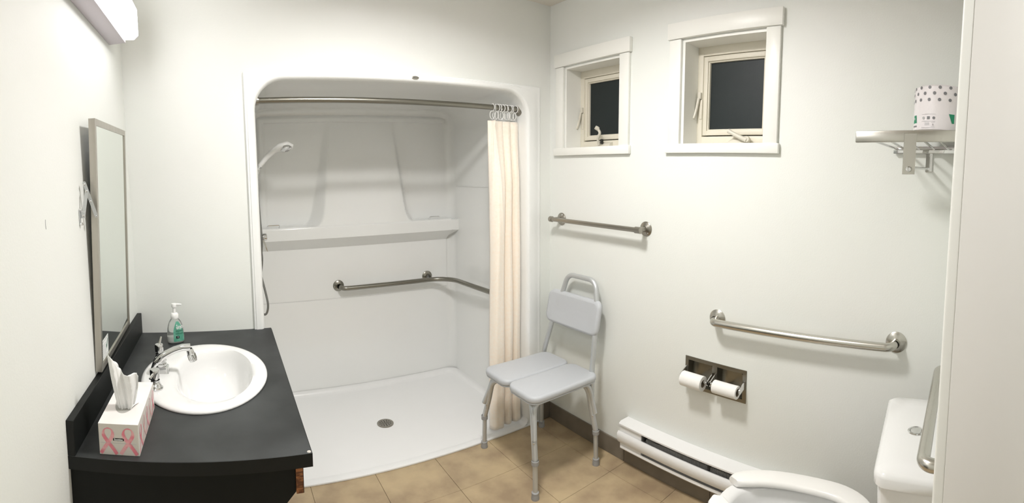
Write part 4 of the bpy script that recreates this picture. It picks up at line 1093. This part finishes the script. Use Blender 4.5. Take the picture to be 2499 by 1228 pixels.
for o_ in list(ss.children):
    for v_ in o_.data.vertices:
        v_.co.z += (.402 - (v_.co.y + ss.location.y))*.052
# polka-dot paper roll package on the shelf
pk = thing('paper_package', 'wrapped roll of paper towels with grey polka dots on the shelf', 'paper package', (1.668, .134, 1.676))
pr_, pc = .094, V((1.668, .134, 1.676))
prf = [(0, 0), (pr_-.006, 0), (pr_, .004), (pr_, .05), (pr_, .10), (pr_, .144), (pr_-.010, .151), (.03, .152), (0, .148)]
b = B(); b.lathe(prf, pc, 'Z', 64)
for v_ in b.bm.verts:
    a = math.atan2(v_.co.y-pc.y, v_.co.x-pc.x); v_.co.x += .0000*sin(7*a)*(v_.co.z-pc.z)/.15*cos(a); v_.co.y += .0000*sin(7*a)*(v_.co.z-pc.z)/.15*sin(a)
wr = b.build('wrapper', WRAP, pk, ang=50)
def on_cyl(a, z, off=.0012): return pc + V((-(pr_+off+.0004)*cos(a), (pr_+off+.0004)*sin(a), z))
def cyl_poly(name, m, pts, a0, z0, off=.0006, par=None, sub=1):
    """pts: (arc length, height) offsets about (a0,z0); positive arc goes to the viewer's right"""
    return B().poly([on_cyl(a0 - p[0]/pr_, z0+p[1], off) for p in pts]).build(name, m, par or wr, smooth=False)
circ = [(.0055*cos(2*pi*k/14), .0055*sin(2*pi*k/14)) for k in range(14)]
for row, (z, sh_) in enumerate(((.141, 0), (.122, .5), (.101, 0), )):
    for k in range(-4, 5):
        a0 = R(22) - (k+sh_)*.375
        if abs(a0) > 1.9: continue
        zz = z
        cyl_poly('polka_dot', GREYP, circ, a0, zz)
cyl_poly('green_flash', GREENP, [(-.014, -.014), (.012, -.014), (.008, .012), (-.010, .012)], R(61), .040)
text_mesh('fc', .012, WHITEP, wr, frame_mat(on_cyl(R(61), .040, .0014), (-sin(R(61)), -cos(R(61)), 0), (0, 0, 1)))
cyl_poly('black_lettering_band', GREYP, [(-.014, -.003), (.012, -.003), (.012, .002), (-.014, .002)], R(61), .016)
cyl_poly('green_flash', GREENP, [(-.006, .012), (.014, .012), (.014, -.018), (.006, -.018)], R(-24), .044)
for dx_, g_ in ((-.018, 0), (.001, 1), (.020, 2)):
    a0 = R(22) - dx_/pr_
    if g_ == 1: cyl_poly('recycling_icon', GREYP, [(-.005, -.005), (.005, -.005), (.005, .005), (-.005, .005)], a0, .041)
    else: cyl_poly('recycling_icon', GREYL if g_ == 0 else GREYP, [(p[0]*.85, p[1]*.85) for p in circ], a0, .041)
for z in (.053, .030, .009):
    cyl_poly('rule_line', GREYL, [(-.026, -.0003), (-.01, -.0003), (.005, -.0003), (.026, -.0003), (.026, .0003), (.005, .0003), (-.01, .0003), (-.026, .0003)], R(22), z)
for z in (.025, .0215, .018): cyl_poly('rule_line', GREYL, [(-.012, -.0006), (.005, -.0006), (.005, .0006), (-.012, .0006)], R(22), z)
for z0_, z1_ in ((.012, .0126), (.026, .0266)): cyl_poly('rule_line', GREYL, [(.012, 0), (.024, 0), (.024, .0008), (.012, .0008)], R(22), z0_)
text_mesh('2', .008, GREYP, wr, frame_mat(on_cyl(R(22)-.018/pr_, .019, .0014), (-sin(R(22)), -cos(R(22)), 0), (0, 0, 1)))
